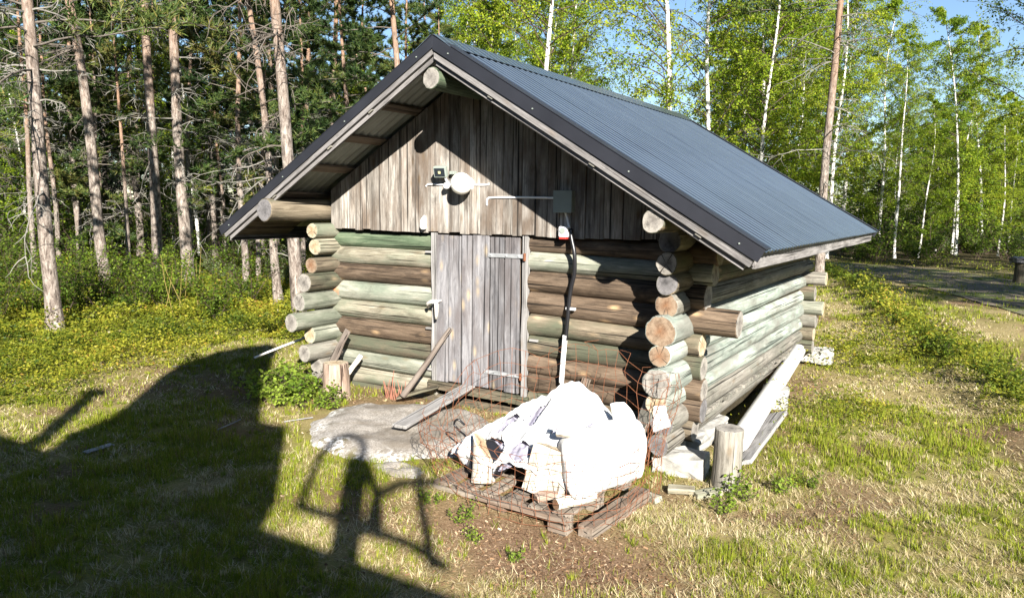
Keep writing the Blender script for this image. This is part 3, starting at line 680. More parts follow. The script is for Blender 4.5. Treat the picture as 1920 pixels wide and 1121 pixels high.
# boulder before the door
def boulder(name, c, rx, ry, h, seed, label, flat=.5, rot=0):
    N = 96; R = 22; V = [(0, 0, 1.0)]; rim = [0.0]
    ang = np.arange(N) / N * 2 * math.pi
    ed = 1 + .22 * (fbm(np.cos(ang) * 1.3 + 5, np.sin(ang) * 1.3 + 5, seed) - .5) * 2
    pts = []
    for r in range(1, R + 1):
        t = r / R
        for k in range(N):
            x = math.cos(ang[k]) * t * ed[k]; y = math.sin(ang[k]) * t * ed[k]
            pts.append((x * rx, y * ry, max(0, 1 - max(0, (t - flat) / (1 - flat)) ** 2.2), t))
    pts = np.array(pts); nz = fbm(pts[:, 0] * 3.2, pts[:, 1] * 3.2, seed + 3, 5) - .5
    z = pts[:, 2] * h + nz * .09 * (1 - .3 * pts[:, 3]) - (pts[:, 3] > .98) * .06
    V = [(0, 0, float(h))] + list(zip(pts[:, 0], pts[:, 1], z)); rim = [0.] + list(sst(pts[:, 3] + nz * .5, .62, .88) * sst(-pts[:, 1] + .35 * ry, -.2, .3))
    F = [(0, 1 + k, 1 + (k + 1) % N) for k in range(N)] + [(1 + r * N + k, 1 + (r + 1) * N + k, 1 + (r + 1) * N + (k + 1) % N, 1 + r * N + (k + 1) % N) for r in range(R - 1) for k in range(N)]
    me = bpy.data.meshes.new(name); me.from_pydata(V, [], F); me.materials.append(ROCK)
    me.attributes.new('rim', 'FLOAT', 'POINT').data.foreach_set('value', np.array(rim, np.float32)); me.polygons.foreach_set('use_smooth', [True] * len(F))
    o = bpy.data.objects.new(name, me); link(o, None, Matrix.Translation(Vector(c)) @ Matrix.Rotation(rot, 4, 'Z'))
    return tag(o, label, 'boulder')
boulder('boulder', (-.16, -1.02, -.04), .98, .82, .105, 4, 'wide flat granite boulder with lichen rim lying before the plank door', .55, -.25)
boulder('boulder', (.42, -1.78, -.05), .30, .17, .10, 14, 'small pale stone in the grass at the front foot of the flat boulder', .4, -.1)
# stumps and posts
def stump(name, base, h, r, lean, mat, end, label, cat, seed):
    b = Vector(base); o = log(name, b - Vector((0, 0, .05)), b + Vector((lean[0], lean[1], h)), r * 1.06, r, mat, end, None, 22, 6, seed)
    return tag(o, label, cat)
stump('chopping_stump', (-1.42, -.55, -.01), .35, .135, (-.01, .0), W_STUMP, E_PALE, 'reddish sawn log stump standing against the wall left of the door', 'stump', 201)
stump('corner_post', (2.36, -.38, -.15), .455, .098, (.02, -.02), W_GREYLOG, E_GREY, 'short weathered post standing free before the right log corner', 'post', 202)
# stick against the door, planks on the boulder
tag(log('stick', (-.70, -.40, .09), (-.325, -.16, .735), .031, .022, W_BARK, E_GREY, None, 12, 10, 203), 'knobbly grey stick leaning against the left door post', 'stick')
tag(board('plank', (.0, -1.27, .125), (-.115, -.15, .215), .135, .028, (1, .1, 0), W_GREY, None, seed=11), 'long grey plank laid as a ramp from the boulder to the door sill', 'plank')
tag(board('plank', (-.80, -.36, .05), (-.46, -.16, .17), .14, .024, (.5, -.8, .1), W_TAN, None, seed=12), 'short grey board under the leaning stick beside the door sill', 'plank')
# bark pieces and slats left of the stump
tag(board('bark_slab', (-1.74, -.50, .02), (-1.52, -.28, .62), .085, .022, (1, -.2, -.2), W_BARK, None, seed=13, jit=.012), 'rough brown bark slab leaning on the wall behind the stump', 'bark slab')
tag(board('slat', (-1.50, -.42, .10), (-1.42, -.2, .36), .055, .018, (1, 0, -.2), W_FIRE, None, seed=14), 'small pale slat leaning between the bark slab and the stump', 'slat')
tag(board('slat', (-2.42, -.72, .30), (-2.05, -.25, .52), .05, .02, (.6, -.6, .3), WHITEWOOD, None, seed=15), 'thin white slat stuck between the left log ends', 'slat')
tag(log('branch', (-1.70, -.62, .0), (-1.60, -.3, .40), .03, .02, W_BARK, E_PALE, None, 10, 8, 215), 'short peeling branch leaning beside the bark slab', 'branch')
# pipe and planks at the right side
mb = MB(); mb.tube([(2.26, .30, -.01), (2.26, .30, -.01), (2.255, .36, -.01), (1.935, 4.19, .10), (1.93, 4.25, .10), (1.93, 4.25, .10)], [.02, .078, .087, .087, .078, .02], 28, 0, 0)
tag(mb.build('drain_pipe', PIPE, None, smooth=True), 'long white plastic pipe lying along the right wall of the shed', 'pipe')
mbp = board('plank', (2.36, .02, -.08), (2.29, 1.60, -.06), .17, .035, (1, .05, .35), W_GREY, None, seed=16); tag(mbp, 'wide grey plank on the grass beside the white pipe', 'plank')
tag(board('plank', (1.66, -.66, -.13), (1.79, -.44, .43), .12, .03, (1, -.5, 0), W_GREYLOG, None, seed=17), 'dark grey board leaning on the log ends behind the sacks', 'plank')
tag(board('plank', (1.02, -.3, .05), (1.09, -.13, .45), .075, .024, (1, 0, 0), W_PALLET, None, seed=18), 'narrow board leaning on the wall behind the sacks', 'plank')

# ------------------------------------------------------------------ electric things on the gable
def mount(name, loc, label, cat): return thing(name, loc, label, cat)
t = mount('floodlight', (-.40, -.13, 2.17), 'small grey floodlight with motion sensor mounted left of the globe lamp', 'floodlight')
R_ = Matrix.Translation((-.395, -.22, 2.185)) @ Matrix.Rotation(math.radians(12), 4, 'Z') @ Matrix.Rotation(math.radians(18), 4, 'X')
mb = MB(); mb.box((0, .0, 0), (.125, .05, .10)); mb.build('housing', GREYP, t, R_, bevel=.006)
mb = MB(); mb.box((0, -.027, 0), (.10, .006, .075)); mb.build('lens', GLASSD, t, R_, bevel=.002)
mb = MB(); mb.box((0, -.032, 0), (.022, .004, .022)); mb.build('led_chip', LEDY, t, R_)
mb = MB(); mb.tube([(-.36, -.2, 2.14), (-.345, -.2, 2.10), (-.345, -.13, 2.09)], .012, 8, 0, 0); mb.build('bracket', STEEL, t)
bm_ = MB(); bm_.tube([(-.345, -.20, 2.085), (-.345, -.195, 2.07), (-.345, -.19, 2.045), (-.345, -.185, 2.03)], [.02, .036, .036, .015], 14, 0, 0); bm_.build('motion_sensor', WHITEP, t, smooth=True)
mb = MB(); mb.box((-.30, -.16, 2.175), (.05, .05, .03)); mb.build('knuckle', GREYP, t, bevel=.004)
t = mount('globe_lamp', (-.145, -.12, 2.07), 'round white opal globe lamp on the sunlit gable', 'lamp')
bm = bmesh.new(); bmesh.ops.create_uvsphere(bm, u_segments=32, v_segments=20, radius=.098)
me = bpy.data.meshes.new('globe'); bm.to_mesh(me); bm.free(); me.materials.append(GLOBE); me.polygons.foreach_set('use_smooth', [True] * len(me.polygons))
link(bpy.data.objects.new('globe', me), t, Matrix.Translation((-.145, -.245, 2.075)))
mb = MB(); mb.tube([(-.145, -.125, 2.075), (-.145, -.165, 2.075)], [.06, .05], 18, 0, 0); mb.build('socket', WHITEP, t)
def cable(name, pts, r, mat, label, cat='cable'):
    P = [Vector(q) for q in pts]; out = []
    for i in range(len(P) - 1):
        p0, p1, p2, p3 = P[max(i - 1, 0)], P[i], P[i + 1], P[min(i + 2, len(P) - 1)]
        for k in range(6):
            u = k / 6; out.append(.5 * ((2 * p1) + (-p0 + p2) * u + (2 * p0 - 5 * p1 + 4 * p2 - p3) * u * u + (-p0 + 3 * p1 - 3 * p2 + p3) * u ** 3))
    out.append(P[-1]); mb = MB(); mb.tube(out, r, 8, 0, 0)
    return tag(mb.build(name, mat, None, smooth=True), label, cat)
cable('lamp_cable', [(-.64, -.128, 2.055), (-.60, -.132, 2.075), (-.45, -.132, 2.07), (-.30, -.132, 2.072), (-.18, -.132, 2.07), (.02, -.132, 2.065), (.08, -.13, 2.075)], .008, WHITEP, 'white cable run level behind the globe lamp and floodlight')
cable('lamp_lead', [(-.30, -.15, 2.06), (-.27, -.17, 2.02), (-.22, -.16, 2.02)], .006, BLACKP, 'thin dark lead looping from the floodlight to the globe lamp')
t = mount('junction_box', (.86, -.12, 1.93), 'grey green plastic junction box on the shaded gable boards', 'junction box')
mb = MB(); mb.box((.855, -.155, 1.925), (.165, .07, .175)); mb.build('box_body', GREYP, t, bevel=.006)
mb = MB(); mb.box((.855, -.1935, 1.925), (.175, .008, .185)); mb.build('box_lid', GREYP, t, bevel=.003)
cable('branch_cable', [(.055, -.128, 1.885), (.06, -.13, 1.94), (.12, -.13, 1.955), (.40, -.13, 1.958), (.78, -.135, 1.955)], .009, WHITEP, 'white cable running level from the left into the junction box')
cable('socket_cable', [(.86, -.15, 1.84), (.875, -.135, 1.78), (.895, -.135, 1.70)], .010, WHITEP, 'short white cable between the junction box and the socket')
t = mount('power_socket', (.86, -.12, 1.67), 'white power socket with a red flap under the junction box', 'socket')
mb = MB(); mb.box((.862, -.158, 1.675), (.085, .07, .09)); mb.build('socket_body', WHITEP, t, bevel=.012)
mb = MB(); mb.box((.862, -.172, 1.623), (.065, .05, .018)); mb.build('socket_flap', REDP, t, bevel=.004)
mb = MB(); mb.tube([(.862, -.19, 1.685), (.862, -.20, 1.685)], .026, 16, 0, 0); mb.build('socket_cover', GREYP, t)
cable('power_cable', [(.915, -.15, 1.70), (.93, -.16, 1.62), (.965, -.17, 1.50), (.965, -.16, 1.34), (.93, -.15, 1.20), (.915, -.15, 1.08), (.905, -.15, .94), (.89, -.15, .76)], .018, BLACKP, 'thick black cable hanging down the brown logs from the socket')
mb = MB(); mb.box((.93, -.145, 1.03), (.09, .02, .022)); tag(mb.build('cable_clip', WHITEP, None, bevel=.003), 'white clip holding the black cable to a log', 'clip')
cable('cable_conduit', [(.885, -.15, .80), (.87, -.148, .60), (.855, -.146, .38)], .023, WHITEP, 'white plastic conduit on the logs below the black cable', 'conduit')
mb = MB(); mb.tube([(-.655, -.13, 1.78), (-.655, -.15, 1.74), (-.655, -.152, 1.68), (-.655, -.15, 1.655)], [.012, .028, .034, .028], 12, 0, 0)
tag(mb.build('plastic_cup', WHITEP, None, smooth=True), 'small white plastic holder hung low on the sunlit gable boards', 'holder')

# ------------------------------------------------------------------ pallet with sacks and firewood
ZP = .035
pal = thing('pallet', (1.32, -1.4, -.07), 'old grey wooden pallet under the white sacks', 'pallet')
for i in range(6):
    x = .85 + i * .183
    board('deck_board', (x + .02, -1.84, ZP - .012), (x, -.86, ZP - .012), .13 if i not in (2, 4) else .10, .022, (1, 0, 0), W_PALLET, pal, seed=30 + i, jit=.004)
for y in (-1.81, -1.36, -.90): board('stringer_board', (.79, y, ZP - .034), (1.83, y - .01, ZP - .034), .11, .02, (0, 1, 0), W_PALLET, pal, seed=int(40 + y * 5))
for y in (-1.80, -1.36, -.90):
    for x in (.86, 1.31, 1.76):
        mb = MB(); mb.box((x, y, ZP - .095), (.13, .10, .10)); mb.build('pallet_block', W_PALLET, pal, bevel=.004)
mb = MB(); mb.box((0, 0, 0), (1.05, .012, .028)); mb.build('front_batten', W_PALLET, pal, axes_matrix((1, -.01, 0), (0, 1, 0), (1.31, -1.872, ZP - .03)))
tag(board('timber_beam', (1.93, -1.80, -.075), (1.98, -1.02, -.07), .10, .09, (1, 0, 0), W_PALLET, None, seed=50), 'squared timber lying along the right edge of the pallet', 'timber')

def blob(name, pts, mat, seed, amp, label, cat, sub=3, lining=None, parent=None):
    """a slack sack: hull over a few points, subdivided, smoothed and creased"""
    bm = bmesh.new()
    for q in pts: bm.verts.new(q)
    r = bmesh.ops.convex_hull(bm, input=bm.verts[:])
    bmesh.ops.delete(bm, geom=[g for g in r['geom_interior'] if isinstance(g, bmesh.types.BMVert)], context='VERTS')
    bmesh.ops.triangulate(bm, faces=bm.faces[:])
    for k in range(sub):
        bmesh.ops.subdivide_edges(bm, edges=bm.edges[:], cuts=1, use_grid_fill=True, smooth=0)
        bmesh.ops.smooth_vert(bm, verts=bm.verts[:], factor=.22 if k else .10, use_axis_x=True, use_axis_y=True, use_axis_z=True)
    bmesh.ops.triangulate(bm, faces=bm.faces[:]); bm.normal_update()
    cs = [v.co.copy() for v in bm.verts]; c = sum(cs, Vector()) / len(cs)
    X = np.array([[q.x, q.y, q.z] for q in cs])
    u = X[:, 0] * .8 + X[:, 2] * .6 + seed; v_ = X[:, 1] * .8 - X[:, 2] * .5 + X[:, 0] * .3
    rid = 1 - np.abs(fbm(u * 4.0, v_ * 4.0, seed, 3) * 2 - 1) * 1.6
    rid2 = 1 - np.abs(fbm(u * 11, v_ * 9, seed + 7, 2) * 2 - 1) * 1.6
    big = fbm(u * 2.2, v_ * 2.2, seed + 11, 2) - .5
    d = amp * (np.abs(rid) ** 1.3 * .9 + rid2 * .42 + big * 2.6 - .5)
    for q, dd in zip(bm.verts, d): q.co += q.normal * float(dd)
    me = bpy.data.meshes.new(name); bm.to_mesh(me); bm.free(); me.materials.append(mat)
    me.polygons.foreach_set('use_smooth', [True] * len(me.polygons))
    o = bpy.data.objects.new(name, me); link(o, parent, None)
    s = o.modifiers.new('soft', 'SUBSURF'); s.levels = 1; s.render_levels = 1
    return tag(o, label, cat) if cat else o
def tent(px, py, ridges):
    """height of a cloth stretched over sloping ridges: (x0, y0, z0, x1, y1, z1, slope)"""
    z = np.full(px.shape, -9.0)
    for x0, y0, z0, x1, y1, z1, sl_ in ridges:
        ex, ey = x1 - x0, y1 - y0; t = np.clip(((px - x0) * ex + (py - y0) * ey) / (ex * ex + ey * ey), 0, 1)
        d = np.hypot(px - x0 - t * ex, py - y0 - t * ey); z = np.maximum(z, z0 + (z1 - z0) * t - sl_ * d)
    return z
def sheet(name, mat, x0, x1, y0, y1, ridges, floor, holes, seed, amp, drop, label, cat, group=None):
    NX, NY = 120, 90; X, Y = np.meshgrid(np.linspace(x0, x1, NX), np.linspace(y0, y1, NY))
    wx = X + (fbm(X * 5, Y * 5, seed) - .5) * .10; wy = Y + (fbm(X * 5 + 9, Y * 5, seed + 1) - .5) * .10
    Z = tent(wx, wy, ridges)
    u = X * .9 + Y * .5; v = Y * .8 - X * .5
    Z = Z + amp * (1 - np.abs(fbm(u * 5, v * 7, seed + 2, 3) * 2 - 1) * 2.2) + amp * .5 * (1 - np.abs(fbm(u * 14, v * 12, seed + 4, 2) * 2 - 1) * 2) - drop
    edge = Z < floor + .05 * fbm(X * 6, Y * 6, seed + 6)
    bad = edge.copy()
    for cx, cy, ax, ay, rot in holes:
        c, s_ = math.cos(rot), math.sin(rot); dx, dy = X - cx, Y - cy
        bad |= (((dx * c + dy * s_) / ax) ** 2 + ((-dx * s_ + dy * c) / ay) ** 2 + (fbm(X * 12, Y * 12, seed + 8) - .5) * .9) < 1
    P = np.stack([X, Y, np.maximum(Z, floor)], -1).reshape(-1, 3); F = []
    for j in range(NY - 1):
        for i in range(NX - 1):
            if not (bad[j, i] and bad[j, i + 1] and bad[j + 1, i] and bad[j + 1, i + 1]): F.append((j * NX + i, j * NX + i + 1, (j + 1) * NX + i + 1, (j + 1) * NX + i))
    me = bpy.data.meshes.new(name); me.from_pydata(P.tolist(), [], F); me.materials.append(mat); me.polygons.foreach_set('use_smooth', [True] * len(F))
    bm = bmesh.new(); bm.from_mesh(me); bmesh.ops.delete(bm, geom=[q for q in bm.verts if not q.link_faces], context='VERTS'); bm.to_mesh(me); bm.free()
    o = bpy.data.objects.new(name, me); link(o); so = o.modifiers.new('cloth', 'SOLIDIFY'); so.thickness = .004
    return tag(o, label, cat, group)
RIDGES = [(1.04, -1.22, .40, 1.44, -1.08, .65, 1.0), (1.44, -1.08, .65, 1.52, -1.06, .645, 1.2), (1.52, -1.06, .645, 1.80, -1.14, .43, 1.25), (.86, -1.36, .26, 1.06, -1.28, .41, .75), (1.06, -1.28, .41, 1.36, -1.52, .36, .8), (1.36, -1.52, .36, 1.64, -1.46, .40, 1.1), (.92, -1.5, .25, 1.2, -1.56, .33, 1.2)]
HOLES = [(1.18, -1.33, .20, .042, .75), (1.62, -1.38, .20, .07, .15), (1.06, -1.63, .17, .10, -.1), (1.36, -1.64, .09, .05, .4)]
sheet('white_sack', SACK, .70, 1.92, -1.72, -.82, RIDGES, .10, HOLES, 3, .030, 0, 'large crumpled white woven sack spread over the back of the pallet', 'sack')
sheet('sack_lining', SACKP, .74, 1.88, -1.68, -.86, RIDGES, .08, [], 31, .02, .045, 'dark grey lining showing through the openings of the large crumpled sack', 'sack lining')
blob('white_sack', [(1.66, -1.62, .40), (1.78, -1.72, .38), (1.90, -1.84, .09), (1.97, -1.74, .14), (2.17, -1.62, .36), (2.24, -1.50, .50), (2.16, -1.35, .56), (1.95, -1.38, .50), (1.78, -1.3, .46), (1.8, -1.2, .1), (2.1, -1.25, .12), (2.2, -1.45, .2), (1.72, -1.5, .12)], SACK, 8, .03,
     'bulging white woven sack at the right front of the pallet', 'sack').location = (-.065, .03, 0)
blob('white_sack', [(.86, -1.58, .06), (.845, -1.64, .18), (.90, -1.60, .30), (.96, -1.55, .31), (.95, -1.5, .10), (.99, -1.62, .2)], SACK, 15, .018, 'narrow white sack flap hanging at the left end of the pallet', 'sack')
blob('black_bag', [(.92, -1.60, .06), (.98, -1.72, .10), (1.2, -1.74, .08), (1.26, -1.66, .24), (1.12, -1.58, .32), (.96, -1.58, .26), (1.05, -1.4, .08), (1.25, -1.45, .1)], BLACKP, 18, .03, 'black plastic bag showing under the white sacks at left', 'bag')
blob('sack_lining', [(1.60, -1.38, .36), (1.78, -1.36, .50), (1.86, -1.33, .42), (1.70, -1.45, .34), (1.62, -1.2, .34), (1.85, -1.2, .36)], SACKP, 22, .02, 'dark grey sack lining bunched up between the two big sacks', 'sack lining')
blob('white_sack', [(1.82, -1.22, .40), (1.80, -1.24, .60), (1.90, -1.22, .62), (1.98, -1.2, .52), (1.96, -1.1, .40), (1.84, -1.1, .42)], SACK, 24, .02, 'small upright white sack top behind the bulging front sack', 'sack')
blob('white_sack', [(2.02, -1.0, .35), (2.04, -1.05, .58), (2.12, -1.0, .60), (2.14, -.92, .40), (2.02, -.9, .40)], SACK, 27, .02, 'small white sack corner against the right log ends', 'sack')
# firewood
def split_log(name, c, r, h, mw, seed, label, frac=.55):
    rd = random.Random(seed); out = []; n = 9
    for k in range(n + 1):
        a = math.pi * (-.5 * frac * 2 + frac * 2 * k / n) + math.pi / 2; out.append((math.cos(a) * r * rd.uniform(.93, 1.05), math.sin(a) * r * rd.uniform(.93, 1.05)))
    mb = MB(); V = []; S = 4
    for s in range(S + 1):
        x = (s / S - .5) * h
        for q in out: V.append((x, q[0] + rd.uniform(-.004, .004), q[1] + rd.uniform(-.004, .004)))
    m = n + 1
    F = [(s * m + k, s * m + (k + 1) % m, (s + 1) * m + (k + 1) % m, (s + 1) * m + k) for s in range(S) for k in range(m)]
    mb.add(V, F); mb.add(V[:m], [tuple(range(m))], 1); mb.add(V[-m:], [tuple(reversed(range(m)))], 1)
    mb.m = [1 if k % m == n and False else q for k, q in enumerate(mb.m)]
    return tag(mb.build(name, [W_FIRE, E_PALE], None, Matrix.Translation(Vector(c)) @ mw, bevel=.003), label, 'firewood')
up = axes_matrix((.16, .22, 1), (1, 0, -.16), (0, 0, 0))
split_log('firewood', (1.605, -1.70, .205), .145, .31, up, 1, 'big pale split log standing upright at the front of the pallet', .5)
o = tag(log('firewood', (1.13, -1.72, .05), (1.09, -1.66, .27), .082, .078, W_FIRE, E_PALE, None, 18, 5, 301), 'pale log piece standing at the left front of the pallet, cut slanted', 'firewood')
for v in o.data.vertices:                                       # slanted top cut
    if v.co.x > 0: v.co.x += -v.co.y * 1.25 * min(1, v.co.x / .11)
tag(log('firewood', (1.75, -1.84, .08), (1.87, -1.58, .085), .036, .04, W_FIRE, E_ORANGE, None, 14, 4, 302), 'short round log lying at the front right of the pallet', 'firewood')
tag(board('firewood', (1.62, -1.60, .475), (1.98, -1.52, .44), .10, .035, (.1, .6, .6), W_FIRE, None, seed=60, taper=.4), 'pale split board lying on top of the white sacks', 'firewood')
tag(board('firewood', (1.58, -1.80, .07), (1.72, -1.62, .11), .07, .04, (1, -.6, 0), W_STUMP, None, seed=61), 'small reddish billet lying between the upright log and the front sack', 'firewood')
for i, (x, y, l, a, lab) in enumerate(((2.15, -.72, .18, .3, 'pale wood offcut lying on the soil below the front right concrete block'), (2.02, -.98, .15, -.4, 'white split offcut lying beside the timber behind the pallet'), (2.32, -.66, .13, 1.2, 'small offcut lying at the foot of the free standing post'))):
    z = float(gz(x, y)); tag(board('wood_offcut', (x - l / 2, y - a * l / 2, z + .03), (x + l / 2, y + a * l / 2, z + .04), .07, .04, (-a, 1, .2), W_CREAM, None, seed=70 + i), lab, 'offcut')
# rusty wire netting round the pallet
def netting():
    mb = MB(); NU, NV = 52, 9; cx, cy = 1.38, -1.28; P = {}
    for i in range(NU):
        a = 2 * math.pi * i / NU
        ca, sa = math.cos(a), math.sin(a); k = (abs(ca) ** 4 + abs(sa) ** 4) ** -.25
        for j in range(NV):
            t = j / (NV - 1); x = cx + ca * k * (.68 + .10 * t); y = cy + sa * k * (.62 + .08 * t)
            top = .60 + .17 * sst(y, -1.4, -.6) + .05 * math.sin(a * 5) + .03 * math.sin(a * 11)
            if y < -1.5: top *= .70
            z = -.06 + (top + .06) * t
            w_ = .035 + .03 * t
            x += (fbm(i * .21 + 3, j * .3, 5) - .5) * 3 * w_ + random.uniform(-.012, .012); y += (fbm(i * .21 + 30, j * .3, 6) - .5) * 2.4 * w_ + random.uniform(-.01, .01); z += random.uniform(-.016, .016) + (fbm(i * .3, j * .4, 9) - .5) * .06
            P[i, j] = Vector((x, y, z))
    for j in range(NV): mb.tube([P[i % NU, j] for i in range(NU + 1)], .0018, 4)
    for i in range(NU): mb.tube([P[i, j] for j in range(NV)], .0018, 4)
    for k in range(16):                                         # loose wire ends at the top
        i = random.randrange(NU); q = P[i, NV - 1]; mb.tube([q, q + Vector((random.uniform(-.05, .05), random.uniform(-.05, .05), random.uniform(.02, .06))), q + Vector((random.uniform(-.1, .1), random.uniform(-.1, .1), random.uniform(-.02, .08)))], .0018, 4)
    return tag(mb.build('wire_netting', RUST, None), 'rusty wire netting bent round the pallet of sacks', 'wire netting')
netting()
cable('black_hose', [(.74, -1.40, .30), (.70, -1.43, .34), (.66, -1.42, .30), (.70, -1.42, .26), (.78, -1.45, .24), (.86, -1.5, .2)], .008, BLACKP, 'curled end of a thin black hose left of the sacks', 'hose')
# ------------------------------------------------------------------ the cabin behind the viewer, whose shade lies on the yard
cab = thing('cabin', (4, -9, 0), 'cabin behind the viewer that throws its shade on the yard', 'cabin')
CW = wood('cabin_boards', (.12, .05, .035), (.2, .085, .06), (.28, .13, .09), .2)
EY, EZ = -6.86, 2.62                                         # front eave line
mb = MB(); mb.box((4.5, -9.6, 1.25), (17, 4.6, 2.5)); mb.build('wall', CW, cab)
mb = MB(); mb.prism([(EY, EZ - .06), (EY, EZ), (-9.6, EZ + 1.2), (-12.4, EZ), (-12.4, EZ - .06)], -4.5, 13.5, axis=0); mb.build('roof', FLASH, cab)
def from_shadow(x, y, yp):
    t = (y - yp) / -SUN_DIR.y; return (x + SUN_DIR.x * t, SUN_DIR.z * t)
TY = -7.35
sh = [(-2.3, -2.45), (-2.5, -1.95), (-3.607, -.825), (-3.95, -.35), (-4.302, .392), (-4.162, .96), (-3.75, .75), (-3.432, .388), (-1.753, -1.155), (-1.351, -1.513), (-1.041, -1.49), (-.722, -1.795), (.162, -2.625), (.417, -2.95)]
o2 = [from_shadow(x, y, TY) for x, y in sh]
o2 = [(o2[-1][0], 2.2), (o2[0][0] + .1, 2.2)] + o2
mb = MB(); mb.prism(o2, TY, TY - .2, axis=1); mb.build('shadow_silhouette', CW, cab)  # unseen flat outline, shaped only to throw the tall part of the shadow
def bar(name, pts, r, n=8):
    P = []
    for x, y in pts:
        q = from_shadow(x, y, TY); P.append((q[0], TY, q[1]))
    mb = MB(); mb.tube(P, r, n, 0, 0); mb.build(name, FLASH, cab)
bar('stove_pipe', [(-2.2, -2.95), (-3.0, -2.22), (-3.45, -1.80)], .075)
bar('pipe_cap', [(-3.37, -1.88), (-3.50, -1.75)], .11)
bar('figure_post', [(1.15, -3.05), (.04, -1.78)], .085)  # unseen post and arm, shaped to cast the figure's shadow
bar('figure_arm', [(.05, -1.78), (-.06, -1.6), (-.22, -1.46), (-.40, -1.40), (-.43, -1.55), (-.25, -1.88)], .032)
bar('rail_post', [(-.23, -1.9), (.05, -2.25), (.36, -2.62)], .028)
bar('rail_post', [(.52, -1.66), (.95, -2.15), (1.55, -2.76)], .032)
bar('brace', [(.08, -1.75), (.62, -2.20), (1.05, -2.66)], .035)
bar('brace', [(.95, -2.66), (.62, -2.2), (.60, -1.95), (.78, -1.80)], .035)
bar('top_rail', [(.32, -2.60), (.75, -2.58), (1.30, -2.62), (1.62, -2.72)], .032)

# ------------------------------------------------------------------ plants
def rot_to(z):
    return Vector((0, 0, 1)).rotation_difference(Vector(z)).to_matrix().to_4x4()
def rnd(a, b): return random.uniform(a, b)

def trunk_mesh(name, H, r, mat, seed, sides=12, sweep=.12, wob=.03, taper=.85):
    rd = random.Random(seed); mb = MB(); n = 26; P = []; R = []
    a1, a2 = rd.uniform(0, 6.3), rd.uniform(0, 6.3)
    for i in range(n + 1):
        t = (i / n) ** 1.25; z = t * H
        P.append((sweep * math.sin(t * 3 + a1) * t + wob * math.sin(z * .9 + a2) * min(1, z), sweep * math.cos(t * 2.6 + a2) * t + wob * math.cos(z * .8) * min(1, z), z))
        R.append(r * (1 - taper * t) * (1 + .55 * max(0, 1 - z / .45) ** 2))
    P[0] = (P[0][0], P[0][1], -.25)
    mb.tube(P, R, sides, jitter=.06)
    me = mb.mesh(name, mat, True); return me, P, R
def at_h(P, z):
    for a, c in zip(P[:-1], P[1:]):
        if a[2] <= z <= c[2]:
            t = (z - a[2]) / max(1e-6, c[2] - a[2]); return Vector((a[0] + (c[0] - a[0]) * t, a[1] + (c[1] - a[1]) * t, z))
    return Vector(P[-1])

class Leaves:
    """many small leaf or needle faces as numpy arrays"""
    def __init__(s): s.c = []; s.d = []; s.n = []; s.l = []; s.w = []; s.t = []
    def add(s, c, d, n, l, w, t): s.c.append(c); s.d.append(d); s.n.append(n); s.l.append(l); s.w.append(w); s.t.append(t)
    def arrays(s, kind):
        c = np.array(s.c); d = np.array(s.d); n = np.array(s.n); l = np.array(s.l)[:, None]; w_ = np.array(s.w)[:, None]
        d /= np.linalg.norm(d, axis=1, keepdims=True) + 1e-9
        side = np.cross(d, n); side /= np.linalg.norm(side, axis=1, keepdims=True) + 1e-9
        if kind == 'needle':
            return np.stack([c - side * w_, c + side * w_, c + d * l], 1).reshape(-1, 3), 3
        nn = np.cross(side, d)
        return np.stack([c, c + d * l * .5 + side * w_ + nn * l * .08, c + d * l, c + d * l * .5 - side * w_ + nn * l * .08], 1).reshape(-1, 3), 4

def join_mesh(name, twig_mb, twig_mats, lv, kind, leaf_mat):
    """twigs and leaves in one crown mesh; leaves become triangles or quads"""
    V1 = np.array(twig_mb.v, np.float32).reshape(-1, 3); loops = []; starts = []; tot = []; mi = []; tn = []
    p = 0
    for q, m in zip(twig_mb.f, twig_mb.m):
        loops += q; starts.append(p); p += len(q); mi.append(m); tn.append(.5)
    V2, k = lv.arrays(kind); nl = len(V2) // k
    loops = np.concatenate([np.array(loops, np.int32), np.arange(len(V2), dtype=np.int32) + len(V1)])
    starts = np.concatenate([np.array(starts, np.int32), p + np.arange(nl, dtype=np.int32) * k])
    me = bpy.data.meshes.new(name); V = np.concatenate([V1, V2]) if len(V1) else V2
    me.vertices.add(len(V)); me.vertices.foreach_set('co', V.astype(np.float32).ravel())
    me.loops.add(len(loops)); me.loops.foreach_set('vertex_index', loops)
    me.polygons.add(len(starts)); me.polygons.foreach_set('loop_start', starts)
    for q in twig_mats + [leaf_mat]: me.materials.append(q)
    me.polygons.foreach_set('material_index', np.concatenate([np.array(mi, np.int32), np.full(nl, len(twig_mats), np.int32)]))
    me.update(calc_edges=True)
    me.attributes.new('tone', 'FLOAT', 'FACE').data.foreach_set('value', np.concatenate([np.array(tn, np.float32), np.array(lv.t, np.float32)]))
    return me

